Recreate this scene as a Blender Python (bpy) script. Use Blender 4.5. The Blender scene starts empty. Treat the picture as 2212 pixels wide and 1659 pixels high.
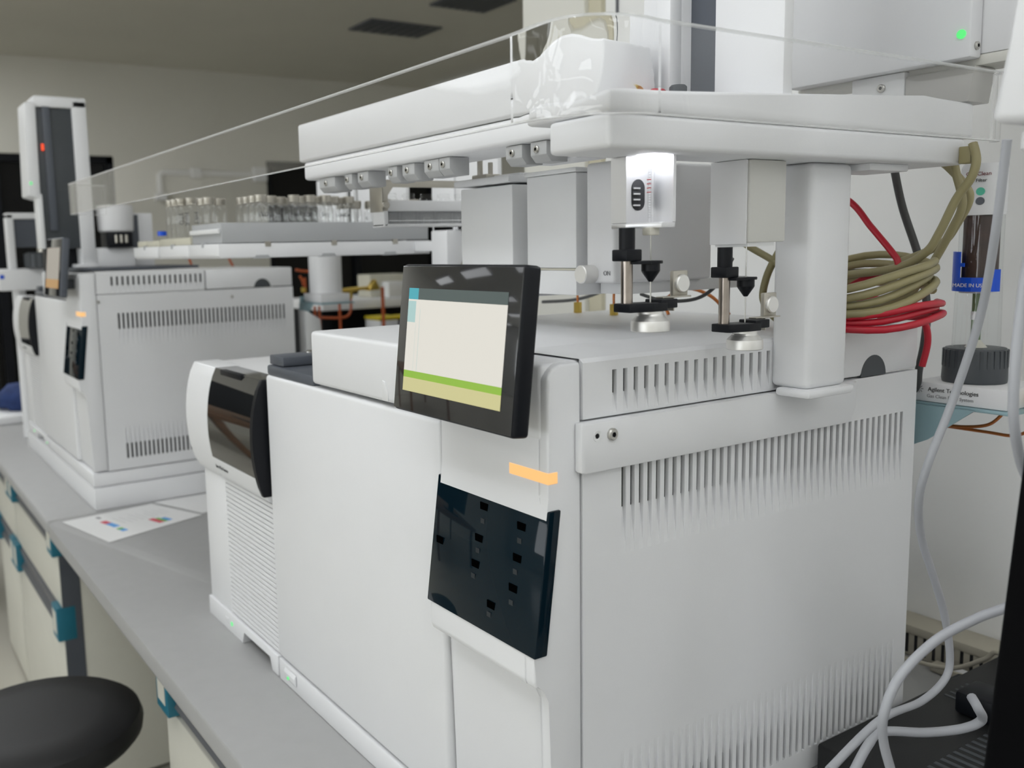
import bpy, bmesh, math, random
from mathutils import Vector, Matrix
random.seed(7)
scene = bpy.context.scene
col = scene.collection
R = math.radians

# ------------------------------------------------------------------ materials
def _base(name):
    m = bpy.data.materials.new(name)
    m.use_nodes = True
    return m, m.node_tree, m.node_tree.nodes.get('Principled BSDF')

def mat(name, c, rough=0.5, metal=0.0, var=0.03, vscale=14.0, bump=0.0, bscale=600.0, spec=0.5, coat=0.0, emit=None, estr=0.0):
    m, nt, p = _base(name)
    tc = nt.nodes.new('ShaderNodeTexCoord')
    nz = nt.nodes.new('ShaderNodeTexNoise')
    nz.inputs['Scale'].default_value = vscale
    nz.inputs['Detail'].default_value = 4
    nt.links.new(tc.outputs['Object'], nz.inputs['Vector'])
    rp = nt.nodes.new('ShaderNodeValToRGB')
    a = [max(0, x * (1 - var)) for x in c]; b = [min(1, x * (1 + var)) for x in c]
    rp.color_ramp.elements[0].color = (*a, 1); rp.color_ramp.elements[1].color = (*b, 1)
    rp.color_ramp.elements[0].position = 0.3; rp.color_ramp.elements[1].position = 0.7
    nt.links.new(nz.outputs['Fac'], rp.inputs['Fac'])
    nt.links.new(rp.outputs['Color'], p.inputs['Base Color'])
    p.inputs['Roughness'].default_value = rough
    p.inputs['Metallic'].default_value = metal
    p.inputs['Specular IOR Level'].default_value = spec
    p.inputs['Coat Weight'].default_value = coat
    if bump > 0:
        n2 = nt.nodes.new('ShaderNodeTexNoise'); n2.inputs['Scale'].default_value = bscale
        nt.links.new(tc.outputs['Object'], n2.inputs['Vector'])
        bp = nt.nodes.new('ShaderNodeBump'); bp.inputs['Strength'].default_value = bump
        bp.inputs['Distance'].default_value = 0.001
        nt.links.new(n2.outputs['Fac'], bp.inputs['Height'])
        nt.links.new(bp.outputs['Normal'], p.inputs['Normal'])
    if emit:
        p.inputs['Emission Color'].default_value = (*emit, 1)
        p.inputs['Emission Strength'].default_value = estr
    return m

def thin_clear(name, tint=(1, 1, 1), ior=1.45, haze=0.0):
    """thin sheet of clear plastic or glass: fresnel reflection over straight transmission"""
    m = bpy.data.materials.new(name); m.use_nodes = True
    nt = m.node_tree; nt.nodes.clear()
    out = nt.nodes.new('ShaderNodeOutputMaterial')
    tr = nt.nodes.new('ShaderNodeBsdfTransparent'); tr.inputs['Color'].default_value = (*tint, 1)
    gl = nt.nodes.new('ShaderNodeBsdfGlossy'); gl.inputs['Roughness'].default_value = 0.02
    fr = nt.nodes.new('ShaderNodeFresnel')
    geo = nt.nodes.new('ShaderNodeNewGeometry'); mi = nt.nodes.new('ShaderNodeMix'); mi.data_type = 'FLOAT'
    mi.inputs[2].default_value = ior; mi.inputs[3].default_value = 1 / ior      # same reflection seen from either side
    nt.links.new(geo.outputs['Backfacing'], mi.inputs[0]); nt.links.new(mi.outputs[0], fr.inputs['IOR'])
    mx = nt.nodes.new('ShaderNodeMixShader')
    nt.links.new(fr.outputs[0], mx.inputs[0]); nt.links.new(tr.outputs[0], mx.inputs[1]); nt.links.new(gl.outputs[0], mx.inputs[2])
    last = mx
    if haze > 0:
        df = nt.nodes.new('ShaderNodeBsdfDiffuse'); df.inputs['Color'].default_value = (.9, .9, .9, 1)
        m2 = nt.nodes.new('ShaderNodeMixShader'); m2.inputs[0].default_value = haze
        nt.links.new(mx.outputs[0], m2.inputs[1]); nt.links.new(df.outputs[0], m2.inputs[2]); last = m2
    nt.links.new(last.outputs[0], out.inputs['Surface'])
    return m

def glass(name, ior=1.49, c=(1, 1, 1)):
    m, nt, p = _base(name)
    p.inputs['Base Color'].default_value = (*c, 1)
    p.inputs['Transmission Weight'].default_value = 1.0
    p.inputs['Roughness'].default_value = 0.0
    p.inputs['IOR'].default_value = ior
    return m

def emitter(name, c, s):
    m, nt, p = _base(name)
    p.inputs['Base Color'].default_value = (*[x * .02 for x in c], 1)
    p.inputs['Emission Color'].default_value = (*c, 1)
    p.inputs['Emission Strength'].default_value = s
    p.inputs['Roughness'].default_value = 0.4
    return m

# ------------------------------------------------------------------ mesh builder
class MB:
    def __init__(s):
        s.bm = bmesh.new(); s.mi = 0; s.M = None
    def _fin(s, verts):
        if s.M is not None:
            bmesh.ops.transform(s.bm, matrix=s.M, verts=[v for v in verts if v.is_valid])
    def _setmi(s, faces):
        for f in faces:
            f.material_index = s.mi
    def hull(s, pts, faces, bev=0, seg=2):
        vs = [s.bm.verts.new(p) for p in pts]
        fs = [s.bm.faces.new([vs[i] for i in f]) for f in faces]
        s._setmi(fs)
        allv = list(vs)
        if bev > 0:
            es = list({e for f in fs for e in f.edges})
            r = bmesh.ops.bevel(s.bm, geom=es, offset=bev, segments=seg, profile=0.5, affect='EDGES', clamp_overlap=True)
            s._setmi(r['faces'])
            allv = [v for v in allv if v.is_valid] + [v for v in r['verts'] if v.is_valid]
        s._fin(list(set(allv)))
        return s
    def box(s, x0, x1, y0, y1, z0, z1, bev=0, seg=2):
        p = [(x0, y0, z0), (x1, y0, z0), (x1, y1, z0), (x0, y1, z0), (x0, y0, z1), (x1, y0, z1), (x1, y1, z1), (x0, y1, z1)]
        return s.hull(p, [(3, 2, 1, 0), (4, 5, 6, 7), (0, 1, 5, 4), (1, 2, 6, 5), (2, 3, 7, 6), (3, 0, 4, 7)], bev, seg)
    def prism(s, pts, axis, a, b, bev=0, seg=2):
        """pts 2-D polygon; axis x:(y,z) y:(x,z) z:(x,y), extruded from a to b"""
        def P(u, v, t):
            return (t, u, v) if axis == 'x' else ((u, t, v) if axis == 'y' else (u, v, t))
        n = len(pts)
        ar = sum(pts[i][0] * pts[(i + 1) % n][1] - pts[(i + 1) % n][0] * pts[i][1] for i in range(n))
        if (ar < 0) != (axis == 'y'):
            pts = list(reversed(pts))
        V = [P(u, v, min(a, b)) for u, v in pts] + [P(u, v, max(a, b)) for u, v in pts]
        F = [tuple(reversed(range(n))), tuple(range(n, 2 * n))] + [(i, (i + 1) % n, n + (i + 1) % n, n + i) for i in range(n)]
        return s.hull(V, F, bev, seg)
    def cyl(s, p0, p1, r, r2=None, seg=20, caps=True):
        p0 = Vector(p0); p1 = Vector(p1); r2 = r if r2 is None else r2
        d = (p1 - p0).normalized()
        u = d.orthogonal().normalized(); w = d.cross(u)
        A = []; B = []
        for i in range(seg):
            a = 2 * math.pi * i / seg; o = u * math.cos(a) + w * math.sin(a)
            A.append(s.bm.verts.new(p0 + o * r)); B.append(s.bm.verts.new(p1 + o * r2))
        fs = [s.bm.faces.new((A[i], A[(i + 1) % seg], B[(i + 1) % seg], B[i])) for i in range(seg)]
        if caps:
            fs.append(s.bm.faces.new(list(reversed(A)))); fs.append(s.bm.faces.new(B))
        s._setmi(fs); s._fin(A + B); return s
    def lathe(s, c, prof, seg=24, axis=(0, 0, 1)):
        """prof: list of (r, h) along axis from c"""
        d = Vector(axis).normalized(); u = d.orthogonal().normalized(); w = d.cross(u); c = Vector(c)
        rings = []; allv = []
        for r, h in prof:
            if r < 1e-6:
                v = s.bm.verts.new(c + d * h); rings.append([v]); allv.append(v)
            else:
                ring = [s.bm.verts.new(c + d * h + (u * math.cos(2 * math.pi * i / seg) + w * math.sin(2 * math.pi * i / seg)) * r) for i in range(seg)]
                rings.append(ring); allv += ring
        fs = []
        for A, B in zip(rings, rings[1:]):
            for i in range(seg):
                j = (i + 1) % seg
                if len(A) == 1 and len(B) == 1: continue
                if len(A) == 1: fs.append(s.bm.faces.new((A[0], B[j], B[i])))
                elif len(B) == 1: fs.append(s.bm.faces.new((A[i], A[j], B[0])))
                else: fs.append(s.bm.faces.new((A[i], A[j], B[j], B[i])))
        s._setmi(fs); s._fin(allv); return s
    def tube(s, pts, r, seg=10, sub=8, closed=False):
        P = [Vector(p) for p in pts]; n = len(P); path = []
        if sub > 1:
            rng = range(n) if closed else range(n - 1)
            for i in rng:
                if closed:
                    a, b, c, d = P[(i - 1) % n], P[i], P[(i + 1) % n], P[(i + 2) % n]
                else:
                    a, b, c, d = P[max(i - 1, 0)], P[i], P[i + 1], P[min(i + 2, n - 1)]
                for k in range(sub):
                    t = k / sub
                    path.append(0.5 * ((2 * b) + (c - a) * t + (2 * a - 5 * b + 4 * c - d) * t * t + (-a + 3 * b - 3 * c + d) * t ** 3))
            if not closed: path.append(P[-1])
        else:
            path = P
        m = len(path); rings = []; allv = []; u = None
        for i, p in enumerate(path):
            if closed: t = (path[(i + 1) % m] - path[i - 1]).normalized()
            else: t = (path[min(i + 1, m - 1)] - path[max(i - 1, 0)]).normalized()
            if u is None: u = t.orthogonal().normalized()
            else: u = (u - t * u.dot(t)).normalized()
            w = t.cross(u)
            ring = [s.bm.verts.new(p + (u * math.cos(2 * math.pi * k / seg) + w * math.sin(2 * math.pi * k / seg)) * r) for k in range(seg)]
            rings.append(ring); allv += ring
        fs = []
        prs = list(zip(rings, rings[1:])) + ([(rings[-1], rings[0])] if closed else [])
        for A, B in prs:
            for k in range(seg):
                j = (k + 1) % seg
                fs.append(s.bm.faces.new((A[k], A[j], B[j], B[k])))
        if not closed:
            fs.append(s.bm.faces.new(list(reversed(rings[0])))); fs.append(s.bm.faces.new(rings[-1]))
        s._setmi(fs); s._fin(allv); return s
    def quad(s, *p):
        vs = [s.bm.verts.new(q) for q in p]; f = s.bm.faces.new(vs); s._setmi([f]); s._fin(vs); return s
    def build(s, name, mats, parent=None, ang=32):
        if not isinstance(mats, (list, tuple)): mats = [mats]
        me = bpy.data.meshes.new(name)
        bmesh.ops.recalc_face_normals(s.bm, faces=s.bm.faces[:]) if getattr(s, 'recalc', False) else None
        s.bm.to_mesh(me); s.bm.free()
        for m in mats: me.materials.append(m)
        me.polygons.foreach_set('use_smooth', [True] * len(me.polygons))
        me.set_sharp_from_angle(angle=R(ang))
        o = bpy.data.objects.new(name, me); col.objects.link(o)
        if parent is not None: o.parent = parent
        return o

def tag(o, label=None, cat=None, group=None, kind=None):
    if label: o['label'] = label
    if cat: o['category'] = cat
    if group: o['group'] = group
    if kind: o['kind'] = kind
    return o

def thing(name, label, cat, loc=(0, 0, 0), rz=0, group=None):
    o = bpy.data.objects.new(name, None); col.objects.link(o)
    o.empty_display_size = 0.05
    o.location = loc; o.rotation_euler = (0, 0, rz)
    return tag(o, label, cat, group)

def copy_tree(o, parent=None):
    c = o.copy(); col.objects.link(c); c.parent = parent
    for ch in list(o.children): copy_tree(ch, c)
    return c

def text(name, body, size, origin, ux, uy, m, parent, ext=0.0002, label=None):
    """flat lettering lying in the plane spanned by ux (reading direction) and uy (up)"""
    cu = bpy.data.curves.new(name, 'FONT'); cu.body = body; cu.size = size; cu.extrude = ext
    tmp = bpy.data.objects.new('tmp_text', cu); col.objects.link(tmp)
    dg = bpy.context.evaluated_depsgraph_get(); dg.update()
    me = bpy.data.meshes.new_from_object(tmp.evaluated_get(dg))
    bpy.data.objects.remove(tmp)
    ux = Vector(ux).normalized(); uy = Vector(uy).normalized(); uz = ux.cross(uy)
    Mx = Matrix(((ux.x, uy.x, uz.x, origin[0]), (ux.y, uy.y, uz.y, origin[1]), (ux.z, uy.z, uz.z, origin[2]), (0, 0, 0, 1)))
    me.transform(Mx)
    me.materials.clear(); me.materials.append(m)
    o = bpy.data.objects.new(name, me); col.objects.link(o); o.parent = parent
    return o

def vent_face(mb, x, y0, y1, z0, z1, ys, w, bands, d, dark=1):
    """flat face at x looking to +x with tapered vent slots; bands: (z_deep_end, z_hole_end, z_tip)"""
    edges = [y0]
    for y in ys: edges += [y - w / 2, y + w / 2]
    edges.append(y1)
    for i in range(len(edges) - 1):
        a, b = edges[i], edges[i + 1]
        if i % 2 == 0:
            mb.mi = 0; mb.quad((x, a, z0), (x, b, z0), (x, b, z1), (x, a, z1)); continue
        cuts = sorted([tuple(sorted((bd[0], bd[2]))) for bd in bands])
        zz = z0
        for lo, hi in cuts:
            mb.mi = 0; mb.quad((x, a, zz), (x, b, zz), (x, b, lo), (x, a, lo)); zz = hi
        mb.quad((x, a, zz), (x, b, zz), (x, b, z1), (x, a, z1))
        for za, zb, zc in bands:
            mb.mi = 0
            mb.quad((x, a, za), (x, b, za), (x - d, b, za), (x - d, a, za))
            mb.quad((x - d, a, zb), (x - d, b, zb), (x, b, zc), (x, a, zc))
            for y in (a, b): mb.quad((x, y, za), (x - d, y, za), (x - d, y, zb), (x, y, zc))
            mb.mi = dark; mb.quad((x - d, a, za), (x - d, b, za), (x - d, b, zb), (x - d, a, zb)); mb.mi = 0

def screw(parent, c, axis, r=0.004, name='screw'):
    mb = MB(); mb.lathe(c, [(0.0, -.001), (r, -.001), (r, r * .35), (r * .8, r * .55), (r * .42, r * .55)], 16, axis)
    mb.mi = 1; mb.lathe(c, [(r * .42, r * .55), (r * .36, r * .2), (0, r * .2)], 6, axis)
    return mb.build(name, [M['steel'], M['dark']], parent)
M = {}
M['white'] = mat('white_moulded_plastic', (.79, .795, .81), .42, bump=.05, bscale=900, var=.008)
M['white2'] = mat('white_painted_metal', (.76, .76, .77), .45, bump=.04, bscale=700, var=.01)
M['offwhite'] = mat('warm_white_panel', (.66, .65, .60), .5, var=.02)
M['grey'] = mat('light_grey_paint', (.77, .775, .78), .45, bump=.04, bscale=700, var=.012)
M['rack'] = mat('grey_anodised_rack', (.42, .43, .44), .5, metal=.0, var=.02)
M['slate'] = mat('slate_grey_plastic', (.085, .095, .115), .38, var=.05)
M['dgrey'] = mat('dark_grey_plastic', (.055, .062, .07), .45, var=.06)
M['dark'] = mat('black_recess', (.006, .006, .008), .7)
M['black'] = mat('black_plastic', (.007, .008, .011), .42, spec=.22, var=.1)
M['blackbox'] = mat('black_textured_casing', (.008, .0085, .009), .55, var=.1, bump=.1, bscale=900)
M['gloss'] = mat('black_glass', (.012, .013, .014), .03, spec=.9, coat=.6)
M['bezel'] = mat('screen_bezel_glass', (.016, .017, .02), .06, spec=.8, coat=.3)
M['tintglass'] = mat('smoked_blue_glass', (.003, .011, .018), .04, spec=.2)
M['steel'] = mat('steel', (.55, .54, .51), .3, metal=1, var=.06)
M['rod'] = mat('guide_rod_steel', (.42, .37, .33), .28, metal=1, var=.12, vscale=60)
M['alu'] = mat('turned_aluminium', (.84, .83, .81), .42, metal=.85, var=.04)
M['alup'] = mat('brushed_aluminium', (.78, .78, .80), .36, metal=.9, var=.05, vscale=5)
M['nickel'] = mat('nickel_plate', (.50, .475, .42), .36, metal=.85, var=.05)
M['brass'] = mat('brass', (.62, .44, .10), .35, metal=.8, var=.08)
M['copper'] = mat('copper_tube', (.50, .17, .05), .35, metal=.75, var=.1)
M['orange'] = mat('orange_tube', (.50, .10, .025), .45, var=.1)
M['teal'] = mat('teal_plastic', (.012, .16, .24), .45, var=.06)
M['tealb'] = mat('zinc_blue_bracket', (.30, .44, .48), .35, metal=.3, var=.06)
M['bench'] = mat('grey_laminate_worktop', (.385, .385, .383), .5, var=.02, vscale=40, bump=.03, bscale=500)
M['cab'] = mat('cream_cabinet_laminate', (.66, .65, .58), .45, var=.015)
M['rail'] = mat('grey_handle_rail', (.11, .115, .13), .4, var=.05)
M['wall'] = mat('painted_wall', (.88, .88, .865), .8, var=.015, vscale=3, bump=.04, bscale=300)
M['farwall'] = mat('khaki_painted_wall', (.68, .665, .60), .85, var=.02, vscale=2)
M['ceil'] = mat('khaki_ceiling', (.63, .615, .545), .9, var=.02, vscale=2)
M['beam'] = mat('cream_column_paint', (.76, .75, .69), .8, var=.02, vscale=3)
M['floor'] = mat('beige_vinyl_floor', (.56, .54, .47), .25, var=.05, vscale=2)
M['doorglass'] = mat('dark_door_glass', (.008, .008, .008), .25, spec=.3)
M['duct'] = mat('beige_wiring_duct', (.46, .43, .35), .5, var=.03)
M['cable'] = mat('grey_cable_sheath', (.42, .43, .46), .45, var=.03)
M['dkcable'] = mat('dark_grey_cable_sheath', (.075, .077, .078), .5)
M['olive'] = mat('olive_cable_sheath', (.30, .265, .135), .42, var=.06)
M['red'] = mat('red_cable_sheath', (.48, .012, .03), .4, var=.06)
M['yellow'] = mat('yellow_plastic', (.60, .47, .02), .45)
M['navy'] = mat('navy_plastic', (.015, .03, .10), .5)
M['blue'] = mat('blue_plastic', (.0, .075, .62), .35)
M['paper'] = mat('paper', (.82, .82, .82), .7, var=.01)
M['ink'] = mat('black_ink', (.02, .02, .022), .6)
M['greyink'] = mat('grey_ink', (.25, .25, .26), .6)
M['fabric'] = mat('blue_cloth', (.018, .04, .14), .9, var=.2, vscale=40)
M['leather'] = mat('black_vinyl_upholstery', (.016, .016, .017), .5, var=.08, spec=.3, bump=.15, bscale=220)
M['chrome'] = mat('chrome', (.6, .6, .6), .15, metal=1)
M['beige'] = mat('beige_plastic', (.58, .56, .46), .5)
M['screen_hdr'] = emitter('screen_header', (.10, .13, .125), 2.15)
M['screen_cyan'] = emitter('screen_cyan', (.09, .46, .54), 2.15)
M['screen_pale'] = emitter('screen_pale_cyan', (.48, .70, .68), 2.15)
M['screen_cream'] = emitter('screen_cream', (.81, .785, .71), 2.35)
M['screen_green'] = emitter('screen_green', (.33, .58, .07), 2.15)
M['screen_yellow'] = emitter('screen_yellow', (.72, .68, .34), 2.15)
M['screen_dim'] = emitter('screen_dim', (.50, .46, .40), 1.72)
M['screen_orange'] = emitter('screen_orange', (.62, .36, .14), 1.72)
M['amber'] = emitter('amber_led', (1.0, .54, .20), 2.79)
M['greenled'] = emitter('green_led', (.14, 1.0, .26), 2.37)
M['redled'] = emitter('red_led', (1.0, .08, .02), 3.22)
M['lamp'] = emitter('white_tool_led', (.92, .95, 1.0), 64.50)
M['clear'] = thin_clear('clear_acrylic_sheet')
M['vialglass'] = thin_clear('vial_glass', (.998, 1, .999), 1.45, .004)
M['acryl'] = glass('moulded_acrylic', 1.47)
M['filterglass'] = thin_clear('filter_tube_glass', (.96, .97, .97), 1.5)
M['brown'] = mat('brown_sorbent', (.045, .02, .015), .6, var=.25, vscale=90)
M['greenrod'] = mat('green_sorbent_rod', (.13, .20, .09), .5, var=.15, vscale=60)
M['trans'] = mat('translucent_nylon', (.62, .60, .53), .35)
M['warm'] = mat('warm_white_anodised', (.66, .655, .62), .45, var=.01)
M['edge'] = thin_clear('frosted_sheet_edge', (.95, .96, .96), 1.45, .38)
M['wood'] = mat('brown_wood_edge', (.20, .10, .045), .5, var=.15)
M['keyink'] = mat('faint_key_print', (.012, .018, .024), .4)
M['pitch'] = mat('key_black', (.001, .001, .001), .9, spec=0)
M['clampgrey'] = mat('mid_grey_clamp', (.46, .465, .47), .45)
M['trimbeige'] = mat('yellowish_trim_paint', (.62, .58, .44), .8)
M['darkred'] = mat('dark_red_print', (.20, .02, .025), .5)
M['cheek'] = mat('warm_grey_cheek', (.42, .41, .385), .5)
M['matteblack'] = mat('matte_black_shell', (.003, .003, .0035), .7, spec=.04)
# ------------------------------------------------------------------ origins
def _tree(o):
    out = [o]
    for ch in o.children: out += _tree(ch)
    return out

def settle(root):
    """move the origin of a thing to the middle of its base"""
    if root.location.length > 1e-9: return root
    me = {o.data for o in _tree(root) if o.type == 'MESH'}
    if not me: return root
    lo = [1e9] * 3; hi = [-1e9] * 3
    for m in me:
        for v in m.vertices:
            for k in range(3):
                lo[k] = min(lo[k], v.co[k]); hi[k] = max(hi[k], v.co[k])
    loc = Vector(((lo[0] + hi[0]) / 2, (lo[1] + hi[1]) / 2, lo[2]))
    for m in me: m.transform(Matrix.Translation(-loc))
    root.location = loc
    return root

def clone(root, off, label=None, group=None):
    settle(root)
    c = copy_tree(root)
    c.location = root.location + Vector(off)
    if label: c['label'] = label
    if group: c['group'] = group
    return c

# ------------------------------------------------------------------ gas chromatograph (right face x=0, front y=0, bench z=0)
W = .579
def make_gc(label):
    g = thing('gas_chromatograph', label, 'lab instrument')
    MB().box(-W + .002, -.006, .022, .506, .034, .432, .004).build('chassis', M['white2'], g)
    b = MB().prism([(0.0, .0), (.0, .031), (.51, .031), (.51, .0)], 'x', -W, -.001, .003)
    b = b.build('base', M['white'], g)
    MB().prism([(-.0005, .010), (-.0025, .014), (-.0035, .022), (-.0005, .027)], 'x', -.555, -.520, .001).build('power_button', M['white'], b)
    MB().lathe((-.541, -.0030, .0165), [(0, .0012), (.0022, .0011), (.0022, -.001)], 12, (0, -1, 0)).build('power_light', M['greenled'], b)
    MB().box(-W, -.1575, .0, .022, .0345, .4205, .005, 3).build('oven_door', M['white'], g)
    # front column: vertical face that swells forward to a ledge under the touch panel
    pr = [(.034, .036), (.009, .036), (.007, .210), (.004, .222), (-.0145, .224), (-.0165, .229), (-.0158, .249), (-.001, .372), (0, .380), (0, .476), (.004, .483), (.012, .4865), (.034, .4865)]
    MB().prism(pr, 'x', -.155, -.012, .0015).build('front_column', M['white'], g)
    pr = [(.0345, .036), (.002, .036), (.0015, .21), (-.004, .222), (-.0145, .224), (-.0165, .229), (-.0158, .249), (-.001, .372), (0, .380), (0, .476), (.004, .483), (.012, .4865), (.0345, .4865)]
    MB().prism(pr, 'x', -.012, 0, .003, 3).build('column_edge', M['white'], g)
    # smoked touch panel with its keys behind the glass
    kp = MB().prism([(-.0012, .3695), (-.0172, .2505), (-.0040, .2505), (.0115, .3695)], 'x', -.160, .0022, .0012).build('touch_panel', M['tintglass'], g)
    def onp(u, v):   # u 0..1 from left, v 0..1 from top
        z = .3695 + (.2505 - .3695) * v; y = -.0012 - .016 * v
        return (-.160 + .1622 * u, y - .0003, z)
    for (u, v) in ((.47, .12), (.80, .16), (.45, .36), (.79, .385), (.44, .555), (.78, .60), (.61, .79), (.08, .50)):
        a = onp(u, v); MB().box(a[0] - .0055, a[0] + .0055, a[1] - .0001, a[1] + .0012, a[2] - .0045, a[2] + .0035).build('key_mark', M['pitch'], kp)
    for (u, v) in ((.47, .225), (.795, .26), (.45, .45), (.785, .48), (.43, .645), (.775, .70), (.60, .86)):
        a = onp(u, v); MB().box(a[0] - .0028, a[0] + .0028, a[1] - .0001, a[1] + .001, a[2] - .0022, a[2] + .0022).build('key_label', M['keyink'], kp)
    # status light wrapping round the corner
    MB().prism([(-.050, -.0006), (.0006, -.0006), (.0006, .009), (-.003, .009), (-.003, .004), (-.050, .004)], 'z', .3915, .4005).build('status_light', M['amber'], g)
    # left deck of slate grey plastic
    d = MB().box(-W + .002, -.436, .002, .30, .4205, .4335, .003).build('detector_deck', M['slate'], g)
    MB().box(-W + .003, -.532, .006, .30, .434, .4465, .002).build('deck_cover', M['slate'], d)
    MB().lathe((-.562, .058, .4465), [(.006, 0), (.006, .002), (.004, .003), (0, .003)], 14).build('deck_screw', M['steel'], d)
    # hinged lid: low rounded box, its right side carries the short vent strip
    ld = MB().box(-.433, -.0065, -.001, .288, .4245, .487, .005, 3).build('lid', M['white'], g)
    MB().prism([(-.2505, .4245 + .002), (-.2505, .436), (-.256, .446), (-.262, .447), (-.262, .4265)], 'y', -.0018, .0, .0004).build('lid_latch', M['grey'], ld)
    f = MB(); ys = [.0708 + i * .0121 for i in range(18)]
    vent_face(f, 0, .0365, .2855, .4395, .4855, ys, .0050, [(.4775, .4575, .4415)], .0042)
    f.mi = 0
    f.quad((0, .0365, .4855), (0, .2855, .4855), (-.0045, .2855, .4885), (-.0045, .0365, .4885))
    f.quad((-.0045, .0365, .4885), (-.0045, .2855, .4885), (-.09, .2855, .489), (-.09, .0365, .489))
    f.quad((0, .0365, .4395), (0, .0365, .4855), (-.0045, .0365, .4885), (-.0065, .0365, .4395))
    f.quad((0, .2855, .4395), (0, .2855, .4855), (-.0045, .2855, .4885), (-.0065, .2855, .4395))
    f.quad((0, .0365, .4395), (-.0065, .0365, .4395), (-.0065, .2855, .4395), (0, .2855, .4395))
    f.build('lid_vent', [M['white'], M['dark']], ld)
    rc = MB().box(-.433, 0, .2895, .511, .4395, .4855, .003).build('rear_cover', M['white'], g)
    h = MB(); pts = [(.431 + .0215 * math.cos(a * math.pi / 16), .4385 + .0215 * math.sin(a * math.pi / 16)) for a in range(17)]
    h.prism(pts, 'x', -.004, .0004).build('exhaust_flap', M['dgrey'], rc)
    MB().box(-W + .01, -.436, .30, .511, .4335, .462, .003).build('rear_deck', M['white'], g)
    # side panel with two bands of tapered vents
    f = MB(); ys = [.0815 + i * .0101 for i in range(41)]
    vent_face(f, 0, .0360, .5115, .034, .4375, ys, .0052, [(.3945, .3585, .3190), (.0580, .0930, .1400)], .0042)
    f.quad((0, .0360, .034), (0, .0360, .4375), (-.0075, .0360, .4375), (-.0075, .0360, .034))
    f.quad((0, .5115, .034), (0, .5115, .4375), (-.0075, .5115, .4375), (-.0075, .5115, .034))
    f.quad((0, .0360, .4375), (0, .5115, .4375), (-.0075, .5115, .4375), (-.0075, .0360, .4375))
    f.quad((0, .0360, .034), (-.0075, .0360, .034), (-.0075, .5115, .034), (0, .5115, .034))
    f.build('side_panel', [M['white'], M['dark']], g)
    return g

# ------------------------------------------------------------------ mass detector beside it
def bulge(z, z0=.246, z1=.411, a=.017):
    t = (z - z0) / (z1 - z0); t = max(0, min(1, t))
    return -a * (1 - (2 * t - 1.0) ** 2) ** .8 - .001

def curved(x0, x1, z0, z1, off, back, name, m, par, n=12, bev=0):
    zs = [z0 + (z1 - z0) * i / n for i in range(n + 1)]
    pts = [(bulge(z) + off, z) for z in zs] + [(back, z1), (back, z0)]
    return MB().prism(pts, 'x', x0, x1, bev).build(name, m, par)

def make_msd(label):
    m = thing('mass_spectrometer', label, 'lab instrument')
    MB().box(-.866, -.584, .012, .49, .03, .410, .004).build('cabinet', M['white2'], m)
    MB().box(-.862, -.768, .004, .03, .03, .246, .003).build('lower_panel', M['white'], m)
    g = MB(); n = 31; z0, z1 = .032, .250
    for i in range(n):
        a = z0 + (z1 - z0) * i / n; b = a + (z1 - z0) / n
        g.prism([(.0105, a + .0016), (.0045, a + .0016), (.004, a + .0020), (.004, b - .0004), (.0045, b), (.0105, b)], 'x', -.768, -.585)
    g.mi = 1; g.box(-.768, -.585, .0106, .030, z0, z1); g.mi = 0
    g.build('louvre_panel', [M['white'], M['rack']], m)
    curved(-.868, -.768, .246, .412, 0, .04, 'front_cover', M['white'], m, bev=.002)
    curved(-.768, -.585, .246, .254, .002, .04, 'door_lip', M['white'], m)
    d = curved(-.766, -.5935, .2795, .4118, -.0005, .03, 'glass_door', M['gloss'], m)
    st = curved(-.766, -.5935, .254, .2790, -.0005, .03, 'name_strip', M['white'], d)
    z = .2640; text('lettering', 'Inert Plus Source', .0072, (-.760, bulge(.266) - .0012, z), (1, 0, 0), (0, -.0012, .006), M['ink'], d)
    MB().box(-.735, -.655, -.006, .004, .4045, .4122, .001).build('door_handle_recess', M['black'], d)
    curved(-.5935, -.5845, .254, .4115, -.0020, .03, 'door_edge', M['black'], m, bev=.001)
    # base with the carrying cut-out
    b = MB().prism([(-.866, 0), (-.718, 0), (-.712, .020), (-.612, .020), (-.606, .001), (-.5845, .001), (-.5845, .030), (-.866, .030)], 'y', .001, .49, .001)
    b = b.build('base', M['white'], m)
    MB().box(-.788, -.776, -.0003, .003, .012, .020, .0003).build('base_switch', M['white2'], b)
    MB().lathe((-.762, .0015, .0155), [(0, .0018), (.0032, .0015), (.0032, -.001)], 12, (0, -1, 0)).build('power_light', M['greenled'], b)
    return m

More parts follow.
